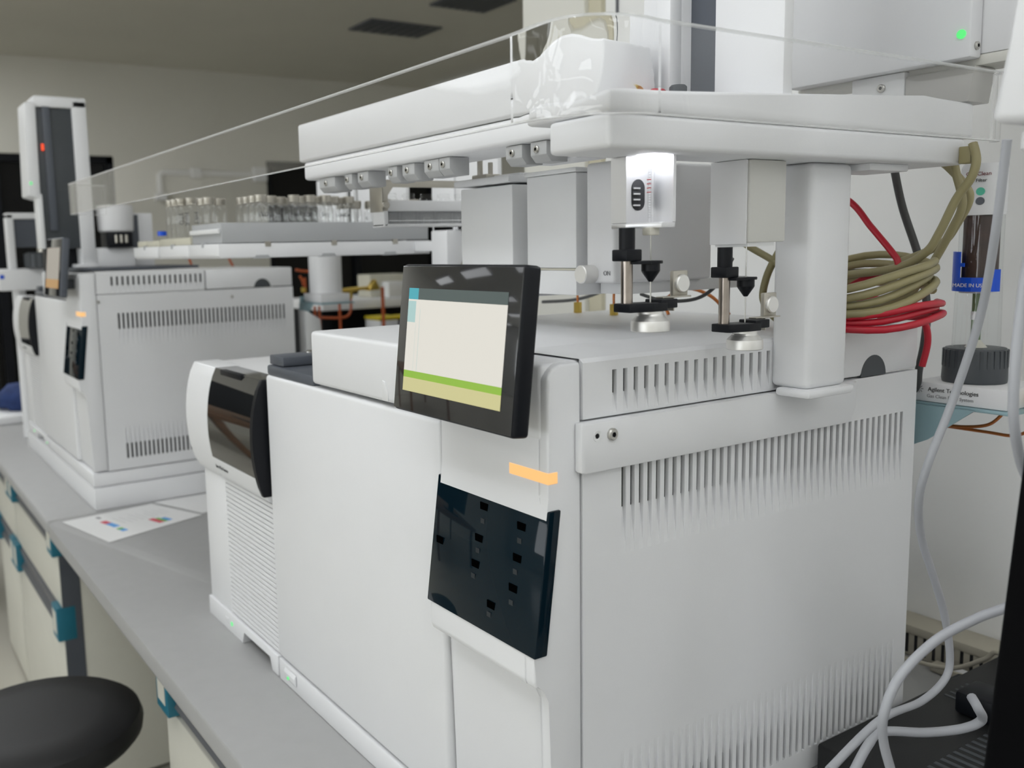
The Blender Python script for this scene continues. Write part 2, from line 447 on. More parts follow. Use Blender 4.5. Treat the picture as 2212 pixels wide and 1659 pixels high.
# ------------------------------------------------------------------ tilted touch screen
def make_screen(label, kind=0):
    s = thing('touch_screen', label, 'screen')
    x0, x1 = -.1645, .0135; yb, zb = -.0452, .4362; yt, zt = -.0305, .5662
    up = Vector((0, yt - yb, zt - zb)); H = up.length; up.normalize()
    nrm = Vector((0, -up.z, up.y))          # outwards, to the front
    Mx = Matrix(((1, 0, 0, x0), (0, up.y, nrm.y, yb), (0, up.z, nrm.z, zb), (0, 0, 0, 1)))
    Wd = x1 - x0
    mb = MB(); mb.M = Mx; mb.box(0, Wd, 0, H, -.0165, 0, .0035, 3); mb.build('housing', M['slate'] if kind else M['black'], s)
    mb = MB(); mb.M = Mx; mb.box(.0018, Wd - .0018, .002, H - .002, -.001, .0006, .0003); bz = mb.build('bezel_glass', M['bezel'], s)
    mb = MB(); mb.M = Mx
    ua, ub, va, vb = .088 * Wd, .905 * Wd, .145 * H, .838 * H
    U = lambda t: ua + (ub - ua) * t
    V = lambda t: vb + (va - vb) * t
    e = .0009
    def q(u0, u1, v0, v1, mi, ee=e):
        mb.mi = mi; mb.quad((U(u0), V(v1), ee), (U(u1), V(v1), ee), (U(u1), V(v0), ee), (U(u0), V(v0), ee))
    if kind == 0:
        q(.11, 1, 0, .108, 0); q(0, .11, 0, .108, 1); q(.09, 1, .108, .80, 3); q(0, .09, .33, .80, 3); q(0, .09, .125, .33, 2); q(0, .09, .108, .125, 3)
        q(0, 1, .80, .867, 4); q(0, 1, .867, 1, 5)
        q(.14, .143, .2, .8, 6, e + .00005); q(.10, .102, .34, .8, 6, e + .00005)
        mb.build('display', [M['screen_hdr'], M['screen_cyan'], M['screen_pale'], M['screen_cream'], M['screen_green'], M['screen_yellow'], M['screen_pale']], bz)
    else:
        q(0, 1, 0, .78, 0); q(0, 1, .78, 1, 1)
        mb.build('display', [M['screen_dim'], M['screen_orange']], bz)
    MB().box(-.11, -.04, -.030, -.0012, .452, .474, .002).build('mount', M['dgrey'], s)
    return s

G2 = (-1.605, -.013, .055)
gc = make_gc('white gas chromatograph nearest the camera, dark touch panel on its front')
screws_gc = None
gc_copy = clone(gc, G2, 'white gas chromatograph farther along the bench, raised on a white plinth')
for y, z in ((.038, .422), (.351, .419)):
    c = screw(None, (G2[0] + .0005, G2[1] + y, G2[2] + z), (1, 0, 0), .0036); c.parent = gc_copy
    c.data.transform(Matrix.Translation(-gc_copy.location))
msd = make_msd('white mass spectrometer with black glass door joined to the left of the nearer chromatograph')
msd_copy = clone(msd, G2, 'white mass spectrometer with grey-reflecting door joined to the farther chromatograph')
scr = make_screen('black touch screen with lit cream page and green bar, tilted on the nearer chromatograph')
scr_copy = make_screen('dark touch screen with dim beige and orange page on the farther chromatograph', 1)
settle(scr_copy); scr_copy.location += Vector(G2)
# plinth under the farther pair
pl = MB(); pl.box(G2[0] - .895, G2[0], G2[1], G2[1] + .5, .0005, .053, .003)
pl = pl.build('plinth', M['white'])
tag(pl, 'low white plinth under the farther chromatograph and mass spectrometer', 'plinth')
# ------------------------------------------------------------------ robotic autosampler over the nearer chromatograph
pal = thing('autosampler', 'white robotic autosampler with long rail, front arm and support column over the nearer chromatograph', 'autosampler')
RY = .10
r = MB().box(-.665, -.057, RY, RY + .0765, .7025, .7545, .004, 3).build('upper_rail', M['white'], pal)
MB().box(-.652, -.001, RY + .001, RY + .0765, .677, .7018, .005, 3).build('lower_rail', M['white'], pal)
# arm: lower beam and stepped upper beam with its rising top
MB().prism([(.0025, .6465), (.4625, .6465), (.4625, .671), (.0025, .671)], 'x', .0, .066, .004, 3).build('arm_beam', M['white'], pal)
up = MB().prism([(.004, .6715), (.476, .6715), (.476, .705), (.389, .7065), (.004, .6865)], 'x', -.03, .0655, .004, 3).build('arm_cover', M['white'], pal)
# support column and its foot
c = MB().box(-.001, .040, .268, .326, .444, .6465, .006, 3).build('support_column', M['white'], pal)
MB().box(.0085, .0455, .2635, .331, .4365, .4445, .003).build('column_foot', M['white'], c)
screw(c, (.030, .325, .4365), (0, 0, -1), .0035)
MB().box(.004, .05, .335, .395, .640, .6465, .001).build('arm_clip', M['white'], up)
# bracket bolted to the side of the chromatograph
br = MB().prism([(.027, .398), (.032, .3965), (.379, .3965), (.384, .400), (.391, .4120), (.391, .438), (.255, .4385), (.027, .4385)], 'x', .0004, .0088, .0018).build('mounting_bracket', M['white'], pal)
screw(br, (.0090, .0595, .4262), (1, 0, 0), .0052)
MB().lathe((.0090, .044, .4265), [(.0046, -.0004), (.0046, .0003), (.0040, .0003), (.0022, -.0002), (0, -.0002)], 18, (1, 0, 0)).build('screw_hole', [M['grey']], br)
# tower rising from the arm: white covers either side of a dark slot
t = MB().box(-.100, -.053, .200, .30, .690, 1.02, .004).build('tower_left_cover', M['white'], pal)
MB().box(-.056, -.0135, .2145, .292, .690, 1.02).build('tower_slot', M['slate'], pal)
MB().box(-.014, .058, .2, .213, .690, 1.02, .003).build('tower_right_cover', M['white'], pal)
MB().box(-.071, -.0535, .188, .205, .690, 1.02, .003).build('tower_rail', M['white'], pal)
# drive box with its green light
hb = MB().box(-.128, .0725, .450, .470, .7445, 1.06, .003).build('drive_box', M['white'], pal)
MB().box(-.128, .185, .4705, .51, .749, 1.06, .002).build('drive_back_plate', M['white2'], hb)
MB().box(-.128, .185, .4705, .512, .7390, .7488, .001).build('drive_sill', M['offwhite'], hb)
MB().lathe((.0637, .4495, .7665), [(0, .0012), (.0042, .001), (.0042, -.001)], 16, (0, -1, 0)).build('status_light', M['greenled'], hb)
screw(hb, (.0725, .460, .7555), (1, 0, 0), .0040)
bl = MB().prism([(-.056, .706), (.002, .706), (.002, .7438), (-.056, .7438)], 'y', .462, .50, .0015).build('drive_block', M['grey'], pal)
MB().prism([(.003, .706), (.066, .706), (.071, .7385), (.003, .7385)], 'y', .462, .50, .001).build('drive_cheek', M['cheek'], bl)
screw(bl, (-.022, .4615, .7310), (0, -1, 0), .0042)
# clamps under the rail
def clamp(x, w=.026, y=RY + .006):
    k = MB().prism([(y, .6765), (y, .664), (y + .006, .6575), (y + .026, .6575), (y + .026, .6765)], 'x', x - w / 2, x + w / 2, .0008).build('clamp', M['clampgrey'], pal)
    screw(k, (x - .002, y - .0002, .6695), (0, -1, 0), .0036)
for xa_, xb_ in ((-.614, -.567), (-.538, -.518), (-.502, -.475), (-.425, -.404), (-.391, -.364), (-.343, -.313), (-.312, -.291), (-.191, -.165), (-.152, -.128)): clamp((xa_ + xb_) / 2, xb_ - xa_)
for x0, x1, nm in ((-.196, -.118, 'module_arm'), (-.085, -.050, 'module_arm')):
    MB().prism([(x0, .6765), (x1, .6765), (x1, .6605), (x0 - .004, .6605), (x0 - .004, .666)], 'y', .134, .172, .001).build(nm, M['white'], pal)
    MB().prism([(x0 + .006, .6605), (x0 + .030, .6765), (x0 + .036, .6765), (x0 + .012, .6605)], 'y', .130, .1335).build('arm_rib', M['white'], pal)
# ------------------------------------------------------------------ acrylic shield
def path_xy():
    pts = []
    def arc(cx, cy, r, a0, a1, n):
        for i in range(n + 1):
            a = R(a0 + (a1 - a0) * i / n); pts.append((cx + r * math.cos(a), cy + r * math.sin(a)))
    pts.append((-1.535, .04))
    arc(-1.507, -.010, .028, 180, 270, 8)
    pts.append((-.70, -.038)); i0 = len(pts) - 1
    pts.append((.010, -.038)); ia = len(pts) - 1
    arc(.026, .026, .064, 270, 360, 16)
    ib = len(pts)
    pts.append((.090, .100)); pts.append((.090, .470))
    arc(.080, .470, .010, 0, 90, 4)
    return pts, ia, ib
pts, ia, ib = path_xy()
def sheet(seq, ia, ib, z0, z1, th, nz, wob, name):
    """bent sheet; between ia and ib the thermoformed corner, slightly uneven"""
    b = MB(); n = len(seq); cols = []; nz += 2
    zs_ = [z0, z0 + .0012] + [z0 + (z1 - z0) * k / (nz - 2) for k in range(1, nz - 2)] + [z1 - .0016, z1]
    for side in (0, 1):
        g = []
        for i, (x, y) in enumerate(seq):
            a = Vector(seq[max(i - 1, 0)]); c2 = Vector(seq[min(i + 1, n - 1)])
            t = (c2 - a).normalized(); nn = Vector((t.y, -t.x)); rowv = []
            f = min(1, max(0, (i - ia) / (ib - 1 - ia))); amp = math.sin(math.pi * f) if 0 < f < 1 else 0
            for k in range(nz + 1):
                z = zs_[k]
                wv = wob * amp * (math.sin(5 * f + 6 * k / nz) + .7 * math.sin(13 * f - 4 * k / nz + side))
                p = Vector((x, y)) + nn * (th / 2 * (1 if side == 0 else -1) + wv * (.5 + side))
                rowv.append(b.bm.verts.new((p.x, p.y, z + (.0028 * amp if k >= nz - 1 else 0))))
            g.append(rowv)
        cols.append(g)
    def F(mi, *v): b.bm.faces.new(v).material_index = mi
    for i in range(n - 1):
        for k in range(nz):
            m = 2 if k in (0, nz - 1) else 1 if ia <= i < ib - 1 else 0
            F(m, cols[0][i][k], cols[0][i + 1][k], cols[0][i + 1][k + 1], cols[0][i][k + 1])
            F(m, cols[1][i][k], cols[1][i][k + 1], cols[1][i + 1][k + 1], cols[1][i + 1][k])
        F(2, cols[0][i][0], cols[1][i][0], cols[1][i + 1][0], cols[0][i + 1][0])
        F(2, cols[0][i][nz], cols[0][i + 1][nz], cols[1][i + 1][nz], cols[1][i][nz])
    for i in (0, n - 1):
        for k in range(nz):
            F(2, *((cols[0][i][k], cols[0][i][k + 1], cols[1][i][k + 1], cols[1][i][k]) if i == 0 else (cols[0][i][k], cols[1][i][k], cols[1][i][k + 1], cols[0][i][k + 1])))
    return b.build(name, [M['clear'], M['acryl'], M['edge']], None, 60)
s_ = sheet(pts, ia, ib, .6665, .7300, .004, 8, .0010, 'safety_shield')
tag(s_, 'long clear acrylic splash shield bent around the front corner of the autosampler', 'shield')

# ------------------------------------------------------------------ tools hanging from the arm
def needle_tool(dx, name, label, lit):
    """tool whose needle stands at (x=.035, y=dx)"""
    t = thing(name, label, 'syringe tool', group='syringe tools under the autosampler arm')
    y = dx; x = .035
    if lit:
        # block with its right front corner cut away: two bright inner walls meet behind the syringe
        fy, cy_, xa, xe = .0638, .0882, .0200, .0457
        b = MB()
        b.prism([(.0030, fy), (xa, fy), (xa, cy_), (xe, cy_), (xe, cy_ + .003), (.0030, cy_ + .003)], 'z', .5955, .6462)
        b.prism([(.0030, fy), (xa, fy), (xe, cy_ - .012), (xe, cy_ + .003), (.0030, cy_ + .003)], 'z', .5910, .5954, .0008)
        b.build('tool_block', M['alup'], t)
        pts = []
        for i in range(17):
            a = math.pi * i / 16; pts.append((.0764 + .0068 * math.cos(a), .6225 + .0068 * math.sin(a)))
        for i in range(17):
            a = math.pi + math.pi * i / 16; pts.append((.0764 + .0068 * math.cos(a), .6118 + .0068 * math.sin(a)))
        w = MB().prism(pts, 'x', xa, xa + .0006).build('viewing_slot', M['dark'], t)
        tw = MB()
        for k in range(4): tw.box(xa + .0005, xa + .0016, .0704, .0775, .6085 + k * .0044, .6097 + k * .0044)
        tw.build('slot_bars', M['alup'], w)
        MB().box(xa + .004, xe - .004, cy_ - .018, cy_ - .002, .6435, .6462, .0005).build('lamp', M['lamp'], t)
        s = MB().cyl((x, y, .5955), (x, y, .6425), .0026, seg=16).build('syringe_barrel', M['vialglass'], t)
        sc = MB()
        for k in range(20): sc.box(x - .0002, x + .0018, y - .0026, y - .0022, .599 + k * .0019, .5993 + k * .0019)
        sc.build('graduation', M['greyink'], s)
        gb = MB()
        for k in range(4): gb.box(x - .002, x + .002, y - .0027, y - .0021, .6180 + k * .0032, .6187 + k * .0032)
        gb.build('red_scale', M['red'], s)
        MB().box(x - .0045, x + .0045, y - .005, y + .005, .5855, .5916, .0008).build('needle_seal', M['trans'], t)
    else:
        MB().box(x - .033, x + .006, y - .004, y + .0425, .578, .6462, .0015).build('tool_block', M['warm'], t)
        MB().box(x - .034, x + .004, y - .0065, y - .0045, .5765, .6462, .0006).build('tool_cover', M['white2'], t)
        MB().box(x - .030, x + .004, y - .004, y + .030, .5745, .5778).build('base_plate', M['grey'], t)
    zt = .5915 if lit else .5745
    cz = .566 if lit else .5492       # cross arm height
    hz = .5335 if lit else .5105      # needle holder height
    py = y - .0195
    px = x - .006
    MB().cyl((px, py, zt), (px, py, cz + .004), .0062, seg=20).build('slide_sleeve', M['black'], t)
    MB().box(px - .0082, px + .0082, py - .0082, py + .0082, cz, cz + .009, .001).build('sleeve_collar', M['black'], t)
    MB().cyl((px, py, hz - .004), (px, py, cz), .0046, seg=18).build('guide_rod', M['rod'], t)
    MB().box(px - .006, x + .006, py, y + .0075, cz - .0025, cz, .0006).build('cross_arm', M['black'], t)
    MB().lathe((x, y, cz), [(.0088, -.0002), (.0088, -.0022), (.0072, -.0022), (.0072, -.008), (.0064, -.0095), (.0016, -.0165), (0, -.0165)], 24).build('needle_cone', M['black'], t, 20)
    MB().cyl((x, y, hz - .001), (x, y, zt), .00055, seg=8).build('needle', M['steel'], t)
    h = MB()
    h.prism([(x - .0125, py - .008), (x + .006, py - .008), (x + .010, y - .006), (x + .010, y + .009), (x - .008, y + .011), (x - .0125, py + .008)], 'z', hz - .0068, hz, .0008)
    h.box(x - .009, x + .009, y + .003, y + .021, hz - .005, hz + .0022, .0008)
    h.build('needle_holder', M['black'], t)
    MB().lathe((x, y, hz - .0068), [(.0100, 0), (.0100, -.002), (.0108, -.0035), (.0148, -.0075), (.0152, -.009), (.0152, -.0152), (.0146, -.0158), (0, -.0158)], 32).build('septum_nut', M['alu'], t, 15)
    k = MB()
    k.box(x - .006, x + .002, y + .012, y + .044, hz + .0024, hz + .0036, .0003)
    k.box(x - .006, x + .002, y + .0235, y + .0245, hz - .008, hz + .003)
    k.box(x - .0085, x - .0065 + .002, y + .030, y + .047, hz + .003, hz + .0235, .001)
    kk = k.build('magnet_bracket', M['nickel'], t)
    MB().lathe((x - .004, y + .0385, hz + .0132), [(0, .003), (.0066, .003), (.0074, .002), (.0074, -.001)], 22, (1, 0, 0)).build('magnet', M['alu'], kk)
    return t
needle_tool(.0755, 'syringe_tool', 'lit open syringe tool with glass barrel hanging under the front of the white arm', True)
needle_tool(.1875, 'syringe_tool', 'closed beige syringe tool hanging beside the white support column', False)

# ------------------------------------------------------------------ modules hung behind the rail
b = thing('vial_agitator', 'grey box module with white lid and two metal pins, nearest the vial rack', 'module', group='box modules under the autosampler rail')
MB().box(-.410, -.3045, .200, .30, .520, .6500, .002).build('housing', M['grey'], b)
MB().prism([(-.416, .6525), (-.3035, .6525), (-.3035, .6605), (-.416, .6605)], 'y', .194, .305, .002).build('lid', M['white'], b)
MB().box(-.37, -.315, .22, .28, .6608, .6645, .001).build('lid_plate', M['white'], b)
p = MB(); p.cyl((-.388, .215, .6606), (-.388, .215, .690), .0035, seg=12); p.cyl((-.376, .222, .6606), (-.376, .222, .681), .003, seg=12); p.box(-.396, -.366, .208, .23, .6606, .6665, .001)
p.build('guide_pins', M['nickel'], b)
b = thing('heated_module', 'tall grey box module with a thin beige seam, middle of the three hung boxes', 'module', group='box modules under the autosampler rail')
MB().box(-.278, -.1945, .200, .37, .5545, .6550, .002).build('upper_housing', M['grey'], b)
MB().box(-.2775, -.195, .2005, .37, .5525, .5543).build('seam', M['beige'], b)
MB().box(-.278, -.1945, .200, .37, .5260, .5523, .001).build('lower_housing', M['grey'], b)
MB().box(-.280, -.1925, .198, .372, .6552, .6600, .001).build('cap', M['grey'], b)
b = thing('desorption_module', 'wide pale box module with round silver knob behind the lit tool', 'module', group='box modules under the autosampler rail')
MB().box(-.1795, -.138, .200, .345, .5395, .6620, .004, 3).build('housing', M['white2'], b)
MB().box(-.190, -.150, .23, .42, .527, .5395, .001).build('under_tray', M['grey'], b)
kb = MB().lathe((-.1695, .2000, .5490), [(.0095, 0), (.0095, .016), (.0085, .017), (0, .017)], 24, (0, -1, 0)).build('knob', M['alu'], b)
text('lettering', 'ON', .0065, (-.1525, .1994, .5478), (1, 0, 0), (0, 0, 1), M['greyink'], b)
# ------------------------------------------------------------------ tray holders and vials left of the nearer chromatograph
def holder(x0, x1, y0, y1, label):
    h = thing('tray_holder', label, 'tray holder', group='white tray holders hung beside the rail')
    MB().prism([(y0 + .004, .5705), (y1, .5695), (y1, .5935), (y0, .5945), (y0, .575)], 'x', x0, x1, .002).build('holder_body', M['white'], h)
    c = MB()
    for k in range(3):
        y = y0 + .085 + k * .122
        c.box(x1 - .004, x1 + .0012, y - .005, y + .005, .5885, .5965)
    c.build('spring_clip', M['nickel'], h)
    n = MB()
    for k in range(3):
        y = y0 + .075 + k * .122
        n.prism([(y - .016, .5690), (y + .014, .5690), (y + .010, .5748), (y - .012, .5748)], 'x', x1 - .01, x1 + .0004)
    n.build('finger_notch', M['rack'], h)
    cl = MB(); xm = (x0 + x1) / 2
    cl.box(xm - .004, xm + .004, y0 - .0012, y0 + .004, .589, .597)
    cl.build('front_clip', M['rack'], h)
    return h
holder(-1.052, -.900, .0605, .464, 'rightmost white tray holder, carrying the grey vial rack')
holder(-1.240, -1.056, .0605, .4518, 'middle white tray holder, carrying beige block with tall clear vials')
holder(-1.412, -1.246, .0605, .4518, 'leftmost white tray holder, carrying beige blocks and blue-capped bottle')
hb_ = MB(); hb_.prism([(.425, .548), (.452, .548), (.476, .585), (.476, .609), (.425, .609)], 'x', -.835, -.785, .002)
hb_.box(-.90, -.80, .430, .475, .574, .592, .001)
o = hb_.build('hanger_block', M['white']); tag(o, 'white hanger block at the right end of the grey rack', 'hanger')
for x0, x1, lab in ((-1.385, -1.245, 'left white hanger plate under the end of the rail'), (-1.222, -1.206, 'narrow middle white hanger plate under the rail'), (-1.190, -.992, 'right white hanger plate behind the clear vial holder')):
    p = MB().box(x0, x1, .470, .478, .6, .735, .001)
    p.box(x0 + .003, x1 - .003, .452, .470, .5705, .605, .001)
    tag(p.build('hanger_plate', M['white']), lab, 'hanger', 'white hanger plates under the rail')
for x0, x1, lab in ((-.872, -.800, 'white upright plate behind the right end of the clear vial holder'), (-.795, -.672, 'wide white upright plate behind the two metal pins')):
    p = MB().box(x0, x1, .452, .460, .6095, .735, .001); p.box(x0 + .004, x1 - .004, .452, .478, .6095, .620, .001)
    tag(p.build('upright_plate', M['white']), lab, 'hanger')
# grey rack, open on top
rk = thing('vial_rack', 'long grey rack full of silver-capped vials', 'rack')
w = MB()
w.box(-.9045, -.9015, .067, .461, .5955, .6280, .0006); w.box(-1.049, -1.046, .067, .461, .5955, .6280, .0006)
w.box(-1.046, -.9045, .067, .070, .5955, .6280, .0006); w.box(-1.046, -.9045, .458, .461, .5955, .6280, .0006)
w.box(-1.046, -.9045, .070, .458, .5955, .5985)
w.build('rack_walls', M['rack'], rk)
MB().box(-1.0495, -.905, .0625, .0668, .611, .6185, .0008).build('grip_lip', M['grey'], rk)
v0 = thing('sample_vial', 'clear glass vial with silver crimp cap standing in the grey rack', 'vial', group='capped vials in the grey rack')
MB().lathe((0, 0, 0), [(0, 0), (.0105, 0), (.0112, .0012), (.0112, .050), (.0100, .056), (.0075, .060), (.0075, .064)], 20).build('glass_body', M['vialglass'], v0)
MB().lathe((0, 0, 0), [(.0078, .0595), (.0098, .0600), (.0096, .0620), (.0100, .0630), (.0100, .0705), (.0092, .0715), (.0045, .0715), (.0045, .0709), (0, .0709)], 20).build('crimp_cap', M['nickel'], v0)
rng = random.Random(11)
first = True
for i in range(13):
    for j in range(5):
        y = .084 + i * .0298; x = -.918 - j * .0285
        if (i in (1,) and j < 4) or (i in (0,) and j < 3) or (i == 8 and j == 0) or (i == 7 and j == 0) or rng.random() < .12: continue
        v = v0 if first else copy_tree(v0)
        first = False
        v.location = (x, y, .5986 - (.006 if i > 8 else 0) + .004); v.rotation_euler = (0, 0, rng.random() * 6)
        if rng.random() < .55 and j < 3:
            s = rng.choice(['STD', 'HAK', 'C', 'S', 'S7', 'Cal'])
            a = math.atan2(-.459 - y, .559 - x) - v.rotation_euler[2] + rng.uniform(-.5, .5)
            n = Vector((math.cos(a), math.sin(a), 0)); ux = Vector((-n.y, n.x, 0))
            text('handwriting', s, .0095, n * .0114 + ux * -.006 + Vector((0, 0, .036)), ux, (0, 0, 1), M['ink'], v)
# taller vials on the beige block at the left
tall_specs = [(-1.120, .092, 'HRT', 'tall clear vial with black writing, foremost of the four on the beige block'), (-1.145, .082, 'HAK', 'tall clear vial second from the front on the beige block'),
              (-1.172, .080, 'STD', 'tall clear vial third from the front on the beige block'), (-1.200, .080, '', 'tall clear vial at the back left of the beige block')]
for x, y, s, lab in tall_specs:
    v = thing('tall_vial', lab, 'vial', (x, y, .6085), group='tall vials on the beige block')
    MB().lathe((0, 0, 0), [(0, 0), (.0108, 0), (.0115, .0012), (.0115, .050), (.0100, .056), (.0078, .0595), (.0078, .064)], 20).build('glass_body', M['vialglass'], v)
    MB().lathe((0, 0, 0), [(.0080, .0585), (.0102, .059), (.0099, .0612), (.0104, .0622), (.0104, .0705), (.0095, .0715), (.0045, .0715), (.0045, .0709), (0, .0709)], 20).build('crimp_cap', M['nickel'], v)
    if s:
        n = Vector((.559 - x, -.459 - y, 0)).normalized(); ux = Vector((-n.y, n.x, 0))
        text('handwriting', s, .012, n * .0117 - ux * -.004 + Vector((0, 0, .046)), (0, 0, -1), ux, M['ink'], v)
for x0, x1, z1, lab in ((-1.235, -1.060, .6080, 'beige block under the tall clear vials'), (-1.330, -1.250, .6060, 'small beige block beside the blue-capped bottle'), (-1.400, -1.335, .6065, 'beige block at the left end of the tray holders')):
    o = MB().box(x0, x1, .066, .16, .5950, z1, .0015).build('beige_block', M['beige'])
    tag(o, lab, 'block', 'beige blocks on the tray holders')
bt = thing('solvent_bottle', 'small clear bottle with bright blue cap on the left tray holder', 'bottle', (-1.288, .085, .6062))
MB().lathe((0, 0, 0), [(0, 0), (.0075, 0), (.008, .001), (.008, .009), (.006, .012), (.006, .015)], 18).build('glass_body', M['vialglass'], bt)
MB().lathe((0, 0, 0), [(.0082, .0095), (.0088, .0095), (.0088, .0175), (.008, .0185), (0, .0185)], 20).build('cap', M['blue'], bt)
# clear-vial holder close behind the rail
vh = thing('vial_holder', 'white frame holder with steel top bracket and open clear vials, left of the grey modules', 'rack')
f = MB()
f.box(-.632, -.598, .197, .400, .6325, .6480, .002); f.box(-.632, -.598, .197, .400, .6105, .6150, .001)
f.box(-.632, -.598, .197, .2045, .6105, .6480, .002); f.box(-.632, -.630, .2, .40, .6105, .648)
f.box(-.6035, -.5995, .204, .40, .6188, .6200)
f.build('frame', M['white'], vh)
k = MB(); k.prism([(.195, .633), (.2035, .633), (.2035, .655), (.2125, .6665), (.40, .6665), (.40, .676), (.195, .676)], 'x', -.600, -.5975, .0004)
k.box(-.634, -.5975, .1945, .1965, .632, .676, .0004); k.box(-.634, -.5975, .1945, .40, .6748, .6765, .0004)
k.build('top_bracket', M['nickel'], vh)
MB().lathe((-.5975, .1995, .641), [(.0055, 0), (.0055, .003), (.0045, .004), (0, .004)], 18, (1, 0, 0)).build('thumb_screw', M['nickel'], vh)
ov = thing('open_vial', 'open clear glass vial in the white frame holder', 'vial', group='open vials in the white frame holder')
MB().lathe((0, 0, 0), [(0, 0), (.0105, 0), (.0112, .001), (.0112, .032), (.0095, .037), (.008, .039), (.0088, .0395), (.0092, .042), (.0085, .0435), (.006, .0435)], 20).build('glass_body', M['vialglass'], ov)
for i in range(6):
    v = ov if i == 0 else copy_tree(ov)
    v.location = (-.6165, .2185 + i * .0305, .6152)
# ------------------------------------------------------------------ bench
def top(x0, x1, round_left, label):
    b = MB(); r = .030
    pts = [(x1, -.123), (x1, .80), (x0, .80)]
    if round_left: pts += [(x0 + r - r * math.cos(R(a)), -.123 + r - r * math.sin(R(a))) for a in range(0, 91, 15)]
    else: pts += [(x0, -.123)]
    b.prism(pts, 'z', -.030, 0, .008, 3)
    return tag(b.build('worktop', M['bench']), label, 'worktop', 'grey laminate worktops')
top(-3.45, -1.5895, False, 'farther grey laminate worktop carrying the raised chromatograph')
top(-1.587, 1.6, True, 'nearer grey laminate worktop with rounded front corner')
def cabinet(x0, x1, label, open_right=True):
    c = thing('base_cabinet', label, 'cabinet')
    yf = -.078
    MB().box(x0 + .001, x1 - .001, yf + .02, .55, -.735, -.032, .001).build('carcass', M['cab'], c)
    d = MB().box(x0 + .002, x1 - .002 - (.0 if not open_right else .002), yf, yf + .018, -.262, -.135, .001).build('drawer', M['cab'], c)
    dr = MB().box(x0 + .002, x1 - .004, yf, yf + .018, -.722, -.338, .001).build('door', M['cab'], c)
    MB().box(x1 - .0025, x1 + .0005, yf + .001, yf + .045, -.735, -.032).build('edge_post', M['slate'], c)
    for zt, par in ((-.050, d), (-.262, dr)):
        MB().prism([(yf - .004, zt - .012), (yf + .016, zt), (yf + .016, zt - .074), (yf - .004, zt - .066), (yf + .006, zt - .05)], 'x', x0 + .03, x1 - .03).build('handle_rail', M['rail'], par)
        for xa, xb in ((x0 + .002, x0 + .062), (x1 - .062, x1 + .001)):
            e = MB().box(xa, xb, yf - .014, yf + .030, zt - .082, zt + .002, .002).build('end_cap', M['teal'], par)
            MB().box(xa + .010, xb - .012, yf - .0147, yf - .013, zt - .066, zt - .010).build('label_window', M['cab'], e)
    return c
cabinet(-2.80, -2.412, 'narrow cream cabinet with teal-ended handle rails at the far end of the bench')
cabinet(-2.408, -1.742, 'wide cream cabinet with teal-ended handle rails beside the knee space')
cabinet(-.872, -.20, 'cream cabinet with teal-ended handle rail below the nearer worktop')
ap = MB().box(-1.738, -.880, -.098, -.086, -.068, -.0305, .001).build('bench_rail', M['rail'])
tag(ap, 'dark grey rail under the front edge of the worktop over the knee space', 'rail')
bk = MB().box(-1.738, -.88, .60, .62, -.745, -.031).build('back_panel', M['cab'])
tag(bk, 'cream back panel of the knee space under the bench', 'panel')
# stool
st = thing('lab_stool', 'round black padded stool pulled up to the bench', 'stool')
sx, sy, sz = -1.08, -.24, -.2
MB().lathe((sx, sy, sz - .055), [(0, 0), (.140, 0), (.160, .004), (.170, .016), (.172, .030), (.167, .046), (.156, .0535), (.10, .0562), (0, .0565)], 48).build('seat', M['leather'], st)
MB().lathe((sx, sy, sz - .07), [(0, 0), (.10, 0), (.10, .015), (0, .015)], 24).build('seat_plate', M['black'], st)
MB().cyl((sx, sy, -.66), (sx, sy, sz - .07), .022, seg=18).build('gas_column', M['chrome'], st)
for k in range(5):
    a = k * 2 * math.pi / 5 + .3
    e = (sx + .24 * math.cos(a), sy + .24 * math.sin(a), -.690)
    l = MB().tube([(sx, sy, -.65), ((sx + e[0]) / 2, (sy + e[1]) / 2, -.662), e], .013, 10, 4).build('base_leg', M['chrome'], st)
    MB().cyl((e[0] - .008, e[1] - .01, -.722), (e[0] + .008, e[1] + .01, -.722), .0275, seg=16).build('castor', M['black'], l)
# papers
pp = thing('info_sheet', 'white printed sheet with coloured bars lying in front of the plinth', 'paper')
b = MB(); P = [(-1.560, -.094), (-1.346, -.044), (-1.425, .176), (-1.588, .110)]
b.prism(P, 'z', .0006, .0012); sheet_o = b.build('sheet', M['paper'], pp)
def onsheet(u, v):
    a = Vector(P[0]).lerp(Vector(P[1]), u); d_ = Vector(P[3]).lerp(Vector(P[2]), u); p = a.lerp(d_, v); return p
def patch(u0, u1, v0, v1, m, name):
    b = MB(); q = [onsheet(u0, v0), onsheet(u1, v0), onsheet(u1, v1), onsheet(u0, v1)]
    b.quad(*[(p.x, p.y, .00135) for p in q]); b.build(name, m, sheet_o)
M['pr_red'] = mat('print_red', (.65, .08, .12), .6); M['pr_blue'] = mat('print_blue', (.10, .35, .75), .6); M['pr_green'] = mat('print_green', (.15, .45, .1), .6); M['pr_grey'] = mat('print_grey', (.55, .56, .57), .6)
patch(.30, .42, .25, .32, M['pr_red'], 'print'); patch(.42, .60, .25, .32, M['pr_blue'], 'print')
patch(.66, .72, .24, .30, M['pr_green'], 'print'); patch(.72, .80, .24, .30, M['pr_blue'], 'print')
patch(.63, .86, .60, .66, M['pr_red'], 'print'); patch(.66, .86, .66, .70, M['pr_green'], 'print'); patch(.70, .86, .70, .75, M['pr_blue'], 'print')
patch(.10, .18, .30, .34, M['greyink'], 'print')
for k in range(9): patch(.25 + .05 * (k % 3), .55 + .04 * (k % 2), .40 + k * .06, .407 + k * .06, M['pr_grey'], 'print')
